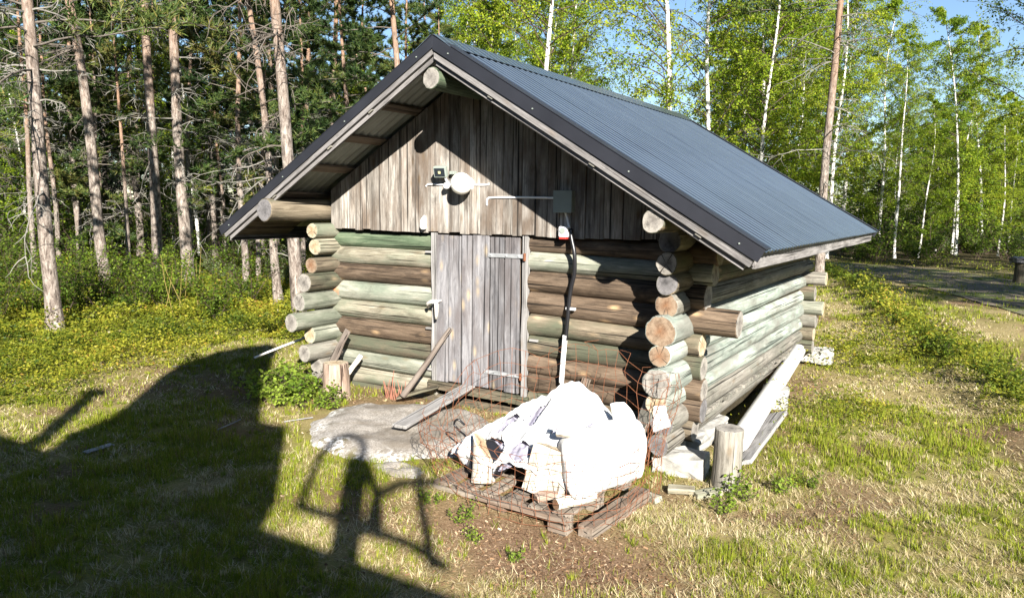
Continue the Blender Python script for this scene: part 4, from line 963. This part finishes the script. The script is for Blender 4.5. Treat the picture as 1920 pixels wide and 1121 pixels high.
def limb_path(p0, d, L, n, droop, wig):
    P = [Vector(p0)]; d = Vector(d).normalized()
    for i in range(n):
        d = (d + Vector((rnd(-wig, wig), rnd(-wig, wig), rnd(-wig, wig) - droop / n))).normalized(); P.append(P[-1] + d * (L / n))
    return P
def needle_tuft(lv, p, d, size, count, tone):
    d = Vector(d).normalized()
    for k in range(count):
        v = (d * rnd(.2, 1.0) + Vector((rnd(-1, 1), rnd(-1, 1), rnd(-.7, 1)))).normalized()
        q = p + d * rnd(-.10, .06)
        lv.add(q, v, (rnd(-1, 1), rnd(-1, 1), rnd(-1, 1)), size * rnd(.7, 1.2), .011, min(1, max(0, tone + rnd(-.22, .22))))
def pine_variant(seed, H, r, live0, dead0, nlive, brlen, spread=1.0):
    random.seed(seed)
    tm, P, R = trunk_mesh('pine_trunk', H, r, B_PINE, seed, sweep=.25, wob=.035)
    tw = MB(); lv = Leaves()
    for i in range(nlive):
        z = live0 + (H - live0) * ((i + rnd(0, .9)) / nlive) ** .92; a = rnd(0, 6.28); f = (z - live0) / (H - live0)
        L = brlen * (1 - .72 * f) * rnd(.65, 1.15); base = at_h(P, z)
        path = limb_path(base, (math.cos(a), math.sin(a), rnd(-.1, .25) + .55 * f), L, 7, rnd(-.2, .7) * (1 - f), .22)
        tw.tube(path, [.019 * (1 - .75 * k / 7) * (1.1 - .6 * f) for k in range(8)], 4, 0)
        tone = rnd(.25, .7)
        for k in range(3, 8):
            for s in range(3 if k < 7 else 4):
                dirn = (path[k] - path[k - 1]).normalized(); sd = Vector((rnd(-1, 1), rnd(-1, 1), rnd(-.25, .6))).normalized()
                v = (dirn * .7 + sd).normalized(); sl = L * rnd(.10, .26) * spread
                sub = limb_path(path[k], v, sl, 2, -.1, .15); tw.tube(sub, [.008, .005, .003], 3, 0)
                for q in range(5):
                    t = rnd(.25, 1.05); needle_tuft(lv, path[k] + (sub[-1] - path[k]) * t, (sub[-1] - path[k]) + Vector((0, 0, .1)), .13, 9, tone + rnd(-.1, .25))
    cm = join_mesh('pine_crown', tw, [B_TWIG], lv, 'needle', L_PINE)
    dm = MB(); nd_ = int((live0 + 1.5 - dead0) * 5)
    for i in range(nd_):                                          # dead grey lower branches
        z = dead0 + (live0 + 1.2 - dead0) * rnd(0, 1) ** .8; a = rnd(0, 6.28); L = rnd(.5, 1.9); base = at_h(P, z)
        path = limb_path(base, (math.cos(a), math.sin(a), rnd(-.25, .25)), L, 7, rnd(0, .8), .26)
        dm.tube(path, [.017 * (1 - .8 * k / 7) for k in range(8)], 4, 0)
        for k in range(2, 8):
            for s in range(random.choice((1, 2, 2))):
                v = (path[k] - path[k - 1]).normalized() * .5 + Vector((rnd(-1, 1), rnd(-1, 1), rnd(-.9, .6)))
                sub = limb_path(path[k], v, L * rnd(.10, .35), 4, .4, .45); dm.tube(sub, [.007, .006, .005, .004, .002], 3, 0)
                if rnd(0, 1) < .6: dm.tube(limb_path(sub[2], Vector((rnd(-1, 1), rnd(-1, 1), rnd(-1, .4))), L * .12, 3, .3, .5), [.005, .004, .003, .002], 3, 0)
    return tm, cm, dm.mesh('pine_dead_branch', [B_LICHEN if seed % 2 else B_TWIG])
def birch_variant(seed, H, r, nbr, leaf=.060, low=.16, dens=2.5, wide=1.0):
    random.seed(seed)
    tm, P, R = trunk_mesh('birch_trunk', H, r, B_BIRCH, seed, 10, .45, .05, .9)
    tw = MB(); lv = Leaves()
    for i in range(nbr):
        f = ((i + rnd(0, .9)) / nbr); z = H * (low + (1 - low) * f ** .95); a = rnd(0, 6.28)
        L = wide * H * .20 * (math.sin(math.pi * min(1, .22 + .78 * f)) ** .8 + .12) * rnd(.55, 1.15); base = at_h(P, z)
        path = limb_path(base, (math.cos(a), math.sin(a), rnd(.5, 1.3)), L, 7, rnd(.1, .9), .16)
        tw.tube(path, [.017 * (1 - .8 * k / 7) for k in range(8)], 4, 0)
        tone = rnd(.3, .7)
        for k in range(2, 8):
            for s in range(3):
                v = (path[k] - path[k - 1]).normalized() * .5 + Vector((rnd(-1, 1), rnd(-1, 1), rnd(-.7, .7)))
                sl = L * rnd(.14, .34); sub = limb_path(path[k], v, sl, 3, .7, .25); tw.tube(sub, [.005, .004, .003, .002], 3, 0)
                for q in range(int(10 * dens)):
                    t = rnd(.1, 1.0) * 3; j = min(2, int(t)); c = sub[j] + (sub[j + 1] - sub[j]) * (t - j) + Vector((rnd(-.07, .07), rnd(-.07, .07), rnd(-.07, .05)))
                    lv.add(c, (rnd(-1, 1), rnd(-1, 1), rnd(-1, .3)), (rnd(-1, 1), rnd(-1, 1), rnd(-.4, 1)), leaf * rnd(.7, 1.25), leaf * .42 * rnd(.8, 1.15), min(1, max(0, tone + rnd(-.3, .3))))
    return tm, join_mesh('birch_crown', tw, [B_DARKTW], lv, 'leaf', L_BIRCH), None
def spruce_variant(seed, H, r):
    random.seed(seed)
    tm, P, R = trunk_mesh('spruce_trunk', H, r, B_PINE, seed, 9, .08, .02)
    tw = MB(); lv = Leaves()
    for i in range(int(H * 13)):
        f = i / (H * 13); z = H * (.04 + .95 * f); a = rnd(0, 6.28); L = (H * .22) * (1 - f) ** .8 * rnd(.6, 1.1) + .08
        path = limb_path(at_h(P, z), (math.cos(a), math.sin(a), rnd(-.25, .1) + .35 * f), L, 5, rnd(.0, .3), .10)
        tw.tube(path, [.014 * (1 - .8 * k / 5) for k in range(6)], 3, 0); tone = rnd(.2, .75)
        for k in range(1, 6):
            for s in range(4):
                v = (path[k] - path[k - 1]).normalized() * .8 + Vector((rnd(-1, 1), rnd(-1, 1), rnd(-.5, .1)))
                e = path[k] + v.normalized() * L * rnd(.1, .28)
                for q in range(4): needle_tuft(lv, path[k] + (e - path[k]) * rnd(.1, 1), e - path[k], .07, 5, tone)
    return tm, join_mesh('spruce_crown', tw, [B_DARKTW], lv, 'needle', L_SPRUCE), None
def shrub_mesh(seed, H, stems, leaf, mat, dens=1.0, spread=.5):
    random.seed(seed); tw = MB(); lv = Leaves()
    for i in range(stems):
        a = rnd(0, 6.28); path = limb_path((rnd(-.12, .12) * spread * 2, rnd(-.12, .12) * spread * 2, -.05), (math.cos(a) * spread, math.sin(a) * spread, 1), H * rnd(.55, 1.1), 7, rnd(0, .25), .14)
        tw.tube(path, [.010 * (1 - .75 * k / 7) * (.5 + H * .35) for k in range(8)], 4, 0); tone = rnd(.25, .75)
        for k in range(2, 8):
            for s in range(3):
                sub = limb_path(path[k], Vector((rnd(-1, 1), rnd(-1, 1), rnd(-.1, .9))), H * rnd(.08, .24), 3, .2, .3); tw.tube(sub, [.004, .003, .003, .002], 3, 0)
                for q in range(int(7 * dens)):
                    c = sub[random.randrange(1, 4)] + Vector((rnd(-.05, .05), rnd(-.05, .05), rnd(-.05, .05))) * (.5 + H * .5)
                    lv.add(c, (rnd(-1, 1), rnd(-1, 1), rnd(-.6, .8)), (rnd(-.6, .6), rnd(-.6, .6), 1), leaf * rnd(.7, 1.3), leaf * .36 * rnd(.8, 1.2), min(1, max(0, tone + rnd(-.3, .3))))
    return join_mesh('shrub_leafage', tw, [B_DARKTW], lv, 'leaf', mat)

PINES = [pine_variant(11, 12.5, .108, 3.6, 1.3, 46, 2.3), pine_variant(12, 14.0, .110, 5.2, 1.6, 46, 2.4), pine_variant(13, 11.0, .098, 2.5, 1.0, 50, 2.1), pine_variant(17, 15.0, .118, 6.8, 2.4, 46, 2.5)]
YOUNG = [pine_variant(21, 7.0, .075, .8, .4, 54, 1.5, 1.3), pine_variant(22, 9.0, .09, 1.6, .6, 54, 1.8, 1.2)]
BIRCHES = [birch_variant(31, 12.5, .088, 70), birch_variant(32, 13.5, .095, 72, dens=2.0, low=.22), birch_variant(33, 10.5, .07, 66, low=.10), birch_variant(34, 12, .08, 58, dens=1.1, low=.28)]
SPRUCES = [spruce_variant(41, 7.0, .09), spruce_variant(42, 4.0, .06)]
SHRUBS = [shrub_mesh(51, 1.5, 9, .075, L_SHRUB), shrub_mesh(52, 1.0, 9, .065, L_SHRUB, 1.2, .8), shrub_mesh(53, 2.1, 8, .075, L_SHRUB, 1.0, .4), shrub_mesh(54, 1.2, 9, .06, L_GREYSHRUB, 1.1, .6)]
random.seed(99)
def tree(kind, variant, base, axis=None, scale=1.0, spin=None, label=None, group=None):
    nm = {'pine': 'pine_tree', 'birch': 'birch_tree', 'spruce': 'spruce_tree', 'young': 'pine_tree'}[kind]
    tm, cm, dm = {'pine': PINES, 'birch': BIRCHES, 'spruce': SPRUCES, 'young': YOUNG}[kind][variant]
    base = Vector(base); base.z = float(gz(base.x, base.y))
    R = rot_to(axis) if axis is not None else rot_to((rnd(-.035, .035), rnd(-.035, .035), 1))
    mw = Matrix.Translation(base) @ R @ Matrix.Rotation(rnd(0, 6.28) if spin is None else spin, 4, 'Z') @ Matrix.Scale(scale, 4)
    root = link(bpy.data.objects.new(nm, None), None, mw); tag(root, label, 'tree', group)
    for n_, me in (('trunk', tm), ('crown', cm), ('dead_branch', dm)):
        if me is None: continue
        o = bpy.data.objects.new(n_, me); COL.objects.link(o); o.parent = root; WM[o.name] = mw
        if n_ == 'dead_branch': o['kind'] = 'stuff'
    return root
# --- trees one can pick out in the photograph: base and top pixels give place and lean
def seen(kind, variant, bx, by, tx, ty, scale, label, spin=None, dist=None):
    b = ground(bx, by) if dist is None else spot(bx, dist)
    return tree(kind, variant, b, lean_axis(b, tx, ty), scale, spin, label)
seen('pine', 0, 105, 620, 57, 0, .98, 'lichen pale pine standing alone at the left front of the forest edge', 1.0)
seen('pine', 1, 192, 475, 143, 60, 1.12, 'leaning pine in the shrubs right behind the leftmost front pine', 2.2, 19)
seen('pine', 3, 290, 490, 273, 0, 1.05, 'straight reddish pine standing left of the dark trunk', .3, 19)
seen('pine', 3, 348, 500, 316, 0, 1.08, 'thick dark shaded pine trunk in the middle of the left forest', 3.6, 18)
seen('pine', 1, 399, 420, 381, 0, .80, 'slender sunlit pine between the dark trunk and the shed', 4.0, 25)
seen('pine', 0, 462, 545, 436, 0, .72, 'thin pine with grey dead twigs just left of the roof eave', 5.2)
seen('pine', 2, 523, 572, 478, 100, .86, 'pine rising behind the low left eave of the roof, leaning left', .8)
seen('pine', 1, 562, 600, 513, 0, .98, 'thick sunlit pine trunk close behind the left log ends', 2.9)
seen('pine', 0, 752, 470, 745, 0, 1.0, 'pine behind the roof peak with its crown above the ridge', 1.4, 19)
seen('pine', 2, 660, 470, 650, 0, .9, 'dense twiggy pine behind the left slope of the roof', 2.4, 21)
seen('pine', 3, 1534, 535, 1566, 0, 1.0, 'tall pine standing behind the right eave of the shed', 3.1)
seen('birch', 0, 1010, 420, 1014, 0, 1.05, 'white birch trunk rising just right of the roof peak', 1.0, 20)
seen('birch', 3, 1238, 420, 1256, 0, 1.15, 'white birch with a thick dark marked trunk in the sky gap above the ridge', 2.0, 20)
seen('birch', 1, 1328, 420, 1338, 0, 1.0, 'birch rising behind the middle of the right roof slope', 3.0, 24)
seen('birch', 2, 1420, 420, 1436, 0, 1.15, 'leafy birch over the right roof slope left of the tall pine', 4.0, 26)
seen('birch', 0, 1398, 420, 1405, 0, 1.0, 'narrow birch between two birches behind the roof', 5.0, 30)
seen('birch', 2, 1655, 470, 1690, 0, 1.10, 'birch with a curved foot at the edge of the track', .5, 38)
seen('birch', 1, 1685, 455, 1692, 0, .64, 'slim straight birch beside the birch with the curved foot', 1.5, 34)
seen('birch', 2, 1800, 430, 1790, 0, 1.0, 'broad sunlit yellow green birch under the open sky', 2.5, 38)
seen('birch', 0, 1850, 430, 1845, 0, .86, 'sunlit birch right of the broad yellow green one', 3.5, 42)
seen('birch', 3, 1945, 470, 1950, 0, .85, 'shaded dark birch at the right edge of the view', 4.5, 20)
seen('birch', 3, 1070, 420, 1068, 0, .9, 'thin pale birch between the roof peak and the sky gap', 5.5, 25)
seen('birch', 2, 930, 420, 925, 0, 1.0, 'leafy birch just right above the roof peak', .2, 27)
# --- the forest behind them
def fill(kind, variants, px0, px1, d0, d1, n, s0, s1, label, group):
    for i in range(n):
        px = px0 + (px1 - px0) * (i + rnd(.1, .9)) / n
        tree(kind, random.choice(variants), spot(px, rnd(d0, d1)), None, rnd(s0, s1), None, label, group)
fill('pine', [1, 3, 3], -40, 600, 17, 26, 10, .5, .62, 'thin dark pine pole between the big front pines', 'thin pines near the forest edge')
fill('pine', [0, 1, 2], -160, 640, 21, 34, 15, .7, 1.1, 'thin pine trunk among many deep in the left forest', 'pines in the left forest')
fill('pine', [0, 2], -200, 900, 34, 60, 34, .8, 1.1, 'thin pine trunk among many deep in the left forest', 'pines in the left forest')
fill('young', [0, 1], -160, 700, 24, 48, 22, .7, 1.2, 'bushy young pine between the trunks of the left forest', 'young pines in the left forest')
fill('birch', [0, 1, 2], -100, 700, 24, 50, 16, .5, .85, 'thin leafy birch between the pines of the left forest', 'birches among the left pines')
fill('pine', [2, 0], 560, 900, 20, 30, 4, .8, 1.0, 'pine with twiggy crown behind the left roof slope', 'pines behind the roof')
fill('birch', [0, 1, 2], 850, 1085, 28, 46, 9, .85, 1.1, 'bright green birch in the wood behind the ridge', 'birches behind the ridge')
fill('birch', [0, 1, 2], 1315, 1600, 26, 48, 12, .85, 1.1, 'bright green birch in the wood behind the right roof slope', 'birches behind the right roof slope')
fill('young', [0], 1430, 1560, 26, 40, 2, .6, .8, 'bushy young pine among the birches by the track', 'young pines by the track')
fill('birch', [2, 0, 1], 1590, 1990, 44, 60, 16, .52, .70, 'slender birch in the shaded wood beyond the track', 'birches beyond the track')
fill('birch', [2], 1700, 2000, 34, 44, 8, .55, .8, 'slender birch in the shaded wood beyond the track', 'birches beyond the track')
for i in range(26):  # spruces added out of view to cut sky light and deepen shade
    a = rnd(math.radians(150), math.radians(262)); d = rnd(14, 27)
    tree('spruce', 0, (1 + math.cos(a) * d, -5 + math.sin(a) * d, 0), None, rnd(1.5, 2.1), None, 'dense unseen spruce added behind the viewer to block sky light', 'spruces behind the viewer')
for x, y, s in ((-14, -9, 1.0), (-18, -3, 1.0), (-12, -15, 1.1), (-7, -19, 1.1), (-20, -12, 1.0), (-3, -22, 1.1), (-16, -20, 1.1), (2, -26, 1.1), (-24, -6, 1.1)):  # pines added out of view for the same dimming of the sky
    tree('pine', random.choice([0, 2]), (x, y, 0), None, s, None, 'unseen pine added behind the viewer to block sky light', 'pines behind the viewer')
fill('spruce', [0, 0, 1], -120, 640, 27, 52, 17, .8, 1.35, 'small dark spruce under the pines of the left forest', 'spruces in the left forest')
fill('spruce', [1, 1, 0], 1570, 2010, 44, 58, 26, .7, 1.0, 'low dark spruce deep in the wood beyond the track', 'low spruces beyond the track')
fill('birch', [2, 0], 1600, 1990, 46, 60, 12, .5, .68, 'slender birch in the shaded wood beyond the track', 'birches beyond the track')
for x, y, s in ((9.5, 7.5, 1.0), (12.5, 5.0, 1.05), (11.0, 10.5, 1.0), (14.5, 8.0, 1.1), (9.0, 12.5, .95), (12.8, 13.5, 1.0), (16.5, 11.5, 1.1), (15.8, 4.2, 1.1), (10.5, 16.5, 1.0), (18.5, 7.0, 1.1), (14.5, 17.5, 1.0)):
    tree('pine' if (x * 2) % 2 else 'birch', random.choice([0, 1]), (x, y, 0), None, s, None, 'tree standing right of the view whose shade falls on the track', 'trees right of the track')
# --- shrubs
def shrub(v, base, scale, label, group=None, name='shrub', cat='shrub'):
    base = Vector(base); z = float(gz(base.x, base.y))
    o = bpy.data.objects.new(name, SHRUBS[v] if isinstance(v, int) else v)
    link(o, None, Matrix.Translation((base.x, base.y, z)) @ Matrix.Rotation(rnd(0, 6.28), 4, 'Z') @ Matrix.Scale(scale, 4))
    return tag(o, label, cat, group)
for i in range(36):
    px = -60 + 640 * (i + rnd(0, 1)) / 36; d = rnd(14.5, 24)
    shrub(random.choice([0, 1, 2, 3]), spot(px, d), rnd(.4, .8), 'leafy green shrub in the undergrowth along the left forest edge', 'shrubs along the left forest edge')
for i in range(26):
    px = -60 + 640 * (i + rnd(0, 1)) / 26; d = rnd(24, 38)
    shrub(random.choice([0, 2, 2]), spot(px, d), rnd(.8, 1.4), 'leafy green shrub in the undergrowth along the left forest edge', 'shrubs along the left forest edge')
for i in range(34):
    px = 1560 + 440 * (i + rnd(0, 1)) / 34; d = rnd(29.5, 46)
    shrub(random.choice([0, 1, 2, 3]), spot(px, d), rnd(.8, 1.6), 'green shrub at the foot of the wood beyond the track', 'shrubs beyond the track')
for i in range(8):
    shrub(random.choice([0, 2]), spot(-40 + 70 * i + rnd(-20, 20), rnd(12.5, 14.5)), rnd(.45, .75), 'low bright shrub at the front of the left forest edge', 'low shrubs at the forest edge')
GREEN1 = shrub_mesh(61, .42, 9, .05, L_WEED, .6, .8); GREEN2 = shrub_mesh(62, .5, 6, .065, L_WEED, .35, .8); GREEN3 = shrub_mesh(63, .42, 10, .04, L_SHRUB, .9, .7)
random.seed(5)
for x, y, s in ((-1.80, -.72, .95), (-1.98, -.9, .9), (-1.72, -1.0, .7), (-2.15, -.62, .8), (-1.62, -.72, .8)):
    shrub(GREEN1, (x, y, 0), s, 'bright green leafy sprout growing left of the log stump', 'sprouts left of the stump', 'sprout', 'plant')
shrub(GREEN1, (-1.25, -.95, 0), .55, 'small green sprout in front of the log stump', None, 'sprout', 'plant')
for x, y, s in ((2.56, -.52, .45), (2.70, -.25, .38), (2.52, -.85, .4), (2.86, -.05, .3)):
    shrub(GREEN2, (x, y, 0), s, 'light green weed growing at the foot of the free standing post', 'weeds by the post', 'weed', 'plant')
for x, y, s in ((1.25, -2.1, .28), (1.42, -2.22, .22), (1.7, -2.25, .2), (.95, -2.05, .25)):
    shrub(GREEN2, (x, y, 0), s, 'tiny green seedling on the brown soil before the pallet', 'seedlings before the pallet', 'seedling', 'plant')
for i, (x, y) in enumerate(DITCH[2:]):
    pass
ys = np.linspace(3.6, 18.5, 30)
for y in ys:
    x = float(np.interp(y, [p[1] for p in DITCH], [p[0] for p in DITCH])) - rnd(-.05, .3)
    shrub(random.choice([GREEN3, GREEN3, GREEN1]), (x, y, 0), rnd(.45, .85), 'low leafy shrub on the edge of the ditch along the track', 'shrubs on the ditch edge', 'low_shrub', 'shrub')
# dead willow canes before the left forest edge
mb = MB(); random.seed(17)
for k in range(7):
    p = spot(rnd(295, 370), rnd(12.6, 13.4)); p.z = float(gz(p.x, p.y)); mb.tube(limb_path(p, (rnd(-.35, .35), rnd(-.2, .2), 1), rnd(.6, 1.25), 5, 0, .08), [.007, .006, .005, .005, .004, .003], 4)
tag(mb.build('willow_canes', plain('yellow_cane', (.19, .15, .045), .8, .2, 0, .2, 9, 0), None), 'thin yellow bare canes standing before the left forest edge', 'canes')
mb = MB()
for k in range(16):
    p = Vector((-.93 + rnd(-.09, .09), -.28 + rnd(-.05, .05), .0)); mb.tube(limb_path(p, (rnd(-.25, .25), rnd(-.2, .2), 1), rnd(.10, .30), 4, 0, .1), [.005, .004, .004, .003, .002], 4)
tag(mb.build('dry_stems', plain('reddish_stem', (.30, .13, .09), .8, .2, 0, .2, 9, 0), None), 'dry reddish plant stems standing against the logs beside the boulder', 'stems')
# post with a dark cap beside the track
t = thing('track_post', tuple(ground(1914, 532)), 'weathered post with a dark cap beside the track at far right', 'post')
p = ground(1914, 532)
log('post', p - Vector((0, 0, .2)), p + Vector((0, 0, .55)), .20, .19, W_TAN, E_GREY, t, 14, 4, 401)
rough_block('cap', p + Vector((0, 0, .63)), (.5, .5, .16), FLASH, .3, 7, .02, t)
# fallen dead spruce top before the forest edge
mb = MB(); random.seed(44); a = ground(165, 605); c = ground(235, 555); a.z += .05; c.z += .12
mb.tube([a, (a + c) / 2, c], [.05, .04, .02], 7, 0, 0)
for k in range(40):
    q = a + (c - a) * rnd(.05, 1); mb.tube(limb_path(q, (rnd(-1, 1), rnd(-1, 1), rnd(-.1, 1)), rnd(.15, .5), 3, .2, .3), [.008, .006, .005, .003], 3)
tag(mb.build('fallen_branch', B_DARKTW, None), 'dark twiggy fallen branch on the bilberry carpet near the front pine', 'branch')

# ------------------------------------------------------------------ ground cover, too many to count
def scatter(n, r0, r1, a0, a1):
    r = np.exp(RNG.uniform(math.log(r0), math.log(r1), n)); a = RNG.uniform(a0, a1, n)
    return CAM.x + np.sin(a) * r, CAM.y + np.cos(a) * r, r
HALF = .70
x, y, r = scatter(1250000, 2.6, 34, -YAW - HALF, -YAW + HALF)
car, soil, green, fr = cover_masks(x, y); trk = track_mask(x, y)
in_shed = (x > -1.95) & (x < 1.98) & (y > -.08) & (y < 4.5)
in_slab = (((x + .2) * .97 + (y + 1.02) * .25) / .98) ** 2 + ((y + 1.02) / .80) ** 2 < 1
in_pal = (x > .84) & (x < 2.02) & (y > -1.84) & (y < -.8)
free = ~(in_shed | in_slab | in_pal)
u = RNG.uniform(0, 1, len(x)); clump = fbm(x * 5, y * 5, 71, 3)
keep = free & (u < (1 - soil * .93) * (1 - car * .6) * (1 - fr * .75) * (1 - trk * .75) * sst(clump, .22, .62) * .72)
x, y, r, green, clump, car = x[keep], y[keep], r[keep], green[keep], clump[keep], car[keep]; n = len(x)
h = RNG.uniform(.016, .045, n) * (.7 + .8 * sst(clump, .45, .7)) * (1 + .45 * sst(green, .4, 1)); wd = .0021 * np.clip(r / 4.5, 1, 4) * RNG.uniform(.8, 1.5, n)
h *= np.clip(r / 12, 1, 1.6)
isg = RNG.uniform(0, 1, n) < (.10 + .68 * green ** 1.2)
az = RNG.uniform(0, 2 * math.pi, n); lean = np.where(isg, RNG.uniform(.1, .9, n), RNG.uniform(1.2, 9.0, n))
dx, dy = np.cos(az), np.sin(az); px_, py_ = -dy, dx
h = np.where(isg, h * 1.15, RNG.uniform(.025, .085, n)); wd = np.where(isg, wd, wd * 1.25)
ln = np.sqrt(1 + lean ** 2); hz = h / ln; hx = h * lean / ln
z = gz(x, y)
# tussocks: bunches of longer blades
tx, ty, tr = scatter(15000, 2.8, 26, -YAW - HALF, -YAW + HALF)
c_, s_, g_, f_ = cover_masks(tx, ty); tk = track_mask(tx, ty)
kk = (RNG.uniform(0, 1, len(tx)) < (.25 + .75 * g_) * (1 - s_ * .9) * (1 - c_ * .75) * (1 - f_) * (1 - tk * .6)) & ~((tx > -1.95) & (tx < 1.98) & (ty > -.12) & (ty < 4.5)) & ~((((tx + .2) / .98) ** 2 + ((ty + 1.02) / .80) ** 2) < .9) & ~((tx > .84) & (tx < 2.02) & (ty > -1.84) & (ty < -.8))
tx, ty, tr, g_ = tx[kk], ty[kk], tr[kk], g_[kk]; NB = 20
sz = RNG.uniform(.5, 1.25, len(tx)) * np.clip(tr / 9, 1, 1.7); a_ = RNG.uniform(0, 2 * math.pi, (len(tx), NB)); rr_ = RNG.uniform(0, .028, (len(tx), NB)) * sz[:, None]
bx = (tx[:, None] + np.cos(a_) * rr_).ravel(); by = (ty[:, None] + np.sin(a_) * rr_).ravel()
dry = np.repeat(RNG.uniform(0, 1, len(tx)) < .38 - .25 * g_, NB)
hb = RNG.uniform(.02, .058, len(bx)) * np.repeat(sz, NB); lb = RNG.uniform(.1, 1.3, len(bx)); az2 = a_.ravel() + RNG.normal(0, .5, len(bx))
wb = .0022 * np.repeat(np.clip(tr / 4.5, 1, 4), NB) * RNG.uniform(.8, 1.3, len(bx))
tb_ = np.repeat(RNG.uniform(.08, .42, len(tx)), NB) + RNG.normal(0, .05, len(bx)); tb_ = np.where(dry, RNG.uniform(.55, 1.0, len(bx)), tb_)
l2 = np.sqrt(1 + lb ** 2)
x = np.concatenate([x, bx]); y = np.concatenate([y, by]); wd = np.concatenate([wd, wb]); dx = np.concatenate([dx, np.cos(az2)]); dy = np.concatenate([dy, np.sin(az2)]); px_, py_ = -dy, dx
hz = np.concatenate([hz, hb / l2]); hx = np.concatenate([hx, hb * lb / l2]); z = gz(x, y)
tip = np.stack([x + dx * hx, y + dy * hx, z + hz + .004], 1); b0 = np.stack([x - px_ * wd, y - py_ * wd, z - .004], 1); b1 = np.stack([x + px_ * wd, y + py_ * wd, z - .004], 1)
V = np.stack([b0, b1, tip], 1).reshape(-1, 3)
tone = np.concatenate([np.where(isg, RNG.uniform(.02, .46, n) + (clump - .5) * .3, RNG.uniform(.5, 1.0, n) + (fbm(x[:n] * 1.7, y[:n] * 1.7, 77) - .5) * .5), tb_]).clip(0, 1)
me = np_mesh('grass', V, np.arange(len(V)), 3, [L_GRASS], tone)
tag(link(bpy.data.objects.new('grass', me)), 'short green and straw coloured grass of the yard', kind='stuff')
print('grass', n)
# bilberry carpet
x, y, r = scatter(820000, 4.5, 30, -YAW - HALF, -YAW + HALF)
car, soil, green, fr = cover_masks(x, y); trk = track_mask(x, y)
fr2 = fr * (1 - trk)
keep = (RNG.uniform(0, 1, len(x)) < np.maximum(car, fr2 * .55)) & ~((x > -1.95) & (x < 1.98) & (y > -.3) & (y < 4.5))
x, y, r, car = x[keep], y[keep], r[keep], car[keep]; n = len(x); cl = fbm(x * 3.1, y * 3.1, 81, 4)
hh = np.clip((cl - .30) * .75, .015, .36) * RNG.uniform(.15, 1, n) ** .6 * (1 + .6 * (y > 2.5) * (x > 1.5))
z = gz(x, y) + hh; s = .0115 * np.clip(r / 7, .9, 2.6) * RNG.uniform(.7, 1.4, n)
d = RNG.normal(size=(n, 3)); d[:, 2] = np.abs(d[:, 2]) * .4; d /= np.linalg.norm(d, axis=1, keepdims=True)
nn = RNG.normal(size=(n, 3)) * .8; nn[:, 2] += 1; sd = np.cross(d, nn); sd /= np.linalg.norm(sd, axis=1, keepdims=True) + 1e-9
c = np.stack([x, y, z], 1); L = s[:, None]
V = np.stack([c, c + d * L + sd * L * .55, c + d * L * 2, c + d * L - sd * L * .55], 1).reshape(-1, 3)
tone = np.clip(.46 + (fbm(x * .7, y * .7, 91) - .5) * .8 + (fbm(x * 3.3, y * 3.3, 93) - .5) * .9 + RNG.normal(0, .18, n), 0, 1)
me = np_mesh('bilberry_carpet', V, np.arange(len(V)), 4, [L_BERRY], tone)
tag(link(bpy.data.objects.new('bilberry_carpet', me)), 'knee low yellow green bilberry carpet before the forest and along the ditch', kind='stuff')
print('carpet', n)
# chips, bark bits and needles on the bare soil
x, y, r = scatter(230000, 3, 14, -YAW - HALF, -YAW + HALF)
car, soil, green, fr = cover_masks(x, y)
keep = (RNG.uniform(0, 1, len(x)) < soil * .6 + .04) & ~((x > -1.95) & (x < 1.98) & (y > -.08) & (y < 4.5))
x, y = x[keep], y[keep]; n = len(x); z = gz(x, y) + RNG.uniform(.001, .012, n); s = RNG.uniform(.003, .012, n) * RNG.uniform(.4, 1.3, n); az = RNG.uniform(0, 6.28, n); asp = RNG.uniform(.12, .5, n)
d = np.stack([np.cos(az), np.sin(az), RNG.uniform(-.3, .3, n)], 1) * s[:, None]; e = np.stack([-np.sin(az), np.cos(az), RNG.uniform(-.5, .5, n)], 1) * (s * asp)[:, None]; c = np.stack([x, y, z], 1)
V = np.stack([c - d - e, c + d - e, c + d + e, c - d + e], 1).reshape(-1, 3)
me = np_mesh('wood_chips', V, np.arange(len(V)), 4, [CHIP], np.clip(RNG.normal(.38, .25, n), 0, 1))
tag(link(bpy.data.objects.new('wood_chips', me)), 'brown wood chips and bark bits scattered on the bare soil', kind='stuff')
# a few pale twigs lying about
random.seed(3)
for i, (px, py, L, lab) in enumerate(((350, 690, .30, 'thin pale twig lying across the edge of the building shade'), (185, 845, .22, 'white flat wood scrap in the dry grass beside the shade'), (560, 790, .25, 'pale stick end lying left of the flat boulder'), (430, 800, .3, 'short twig lying in the middle of the building shade'))):
    p = ground(px, py); p.z = float(gz(p.x, p.y)) + .02; a = rnd(0, 3); dv = Vector((math.cos(a), math.sin(a), .02)) * L / 2
    tag(board('twig', p - dv, p + dv, (.012, .06, .014, .012)[i], .010, (-dv.y, dv.x, 0), W_GREY, None, seed=90 + i), lab, 'twig')
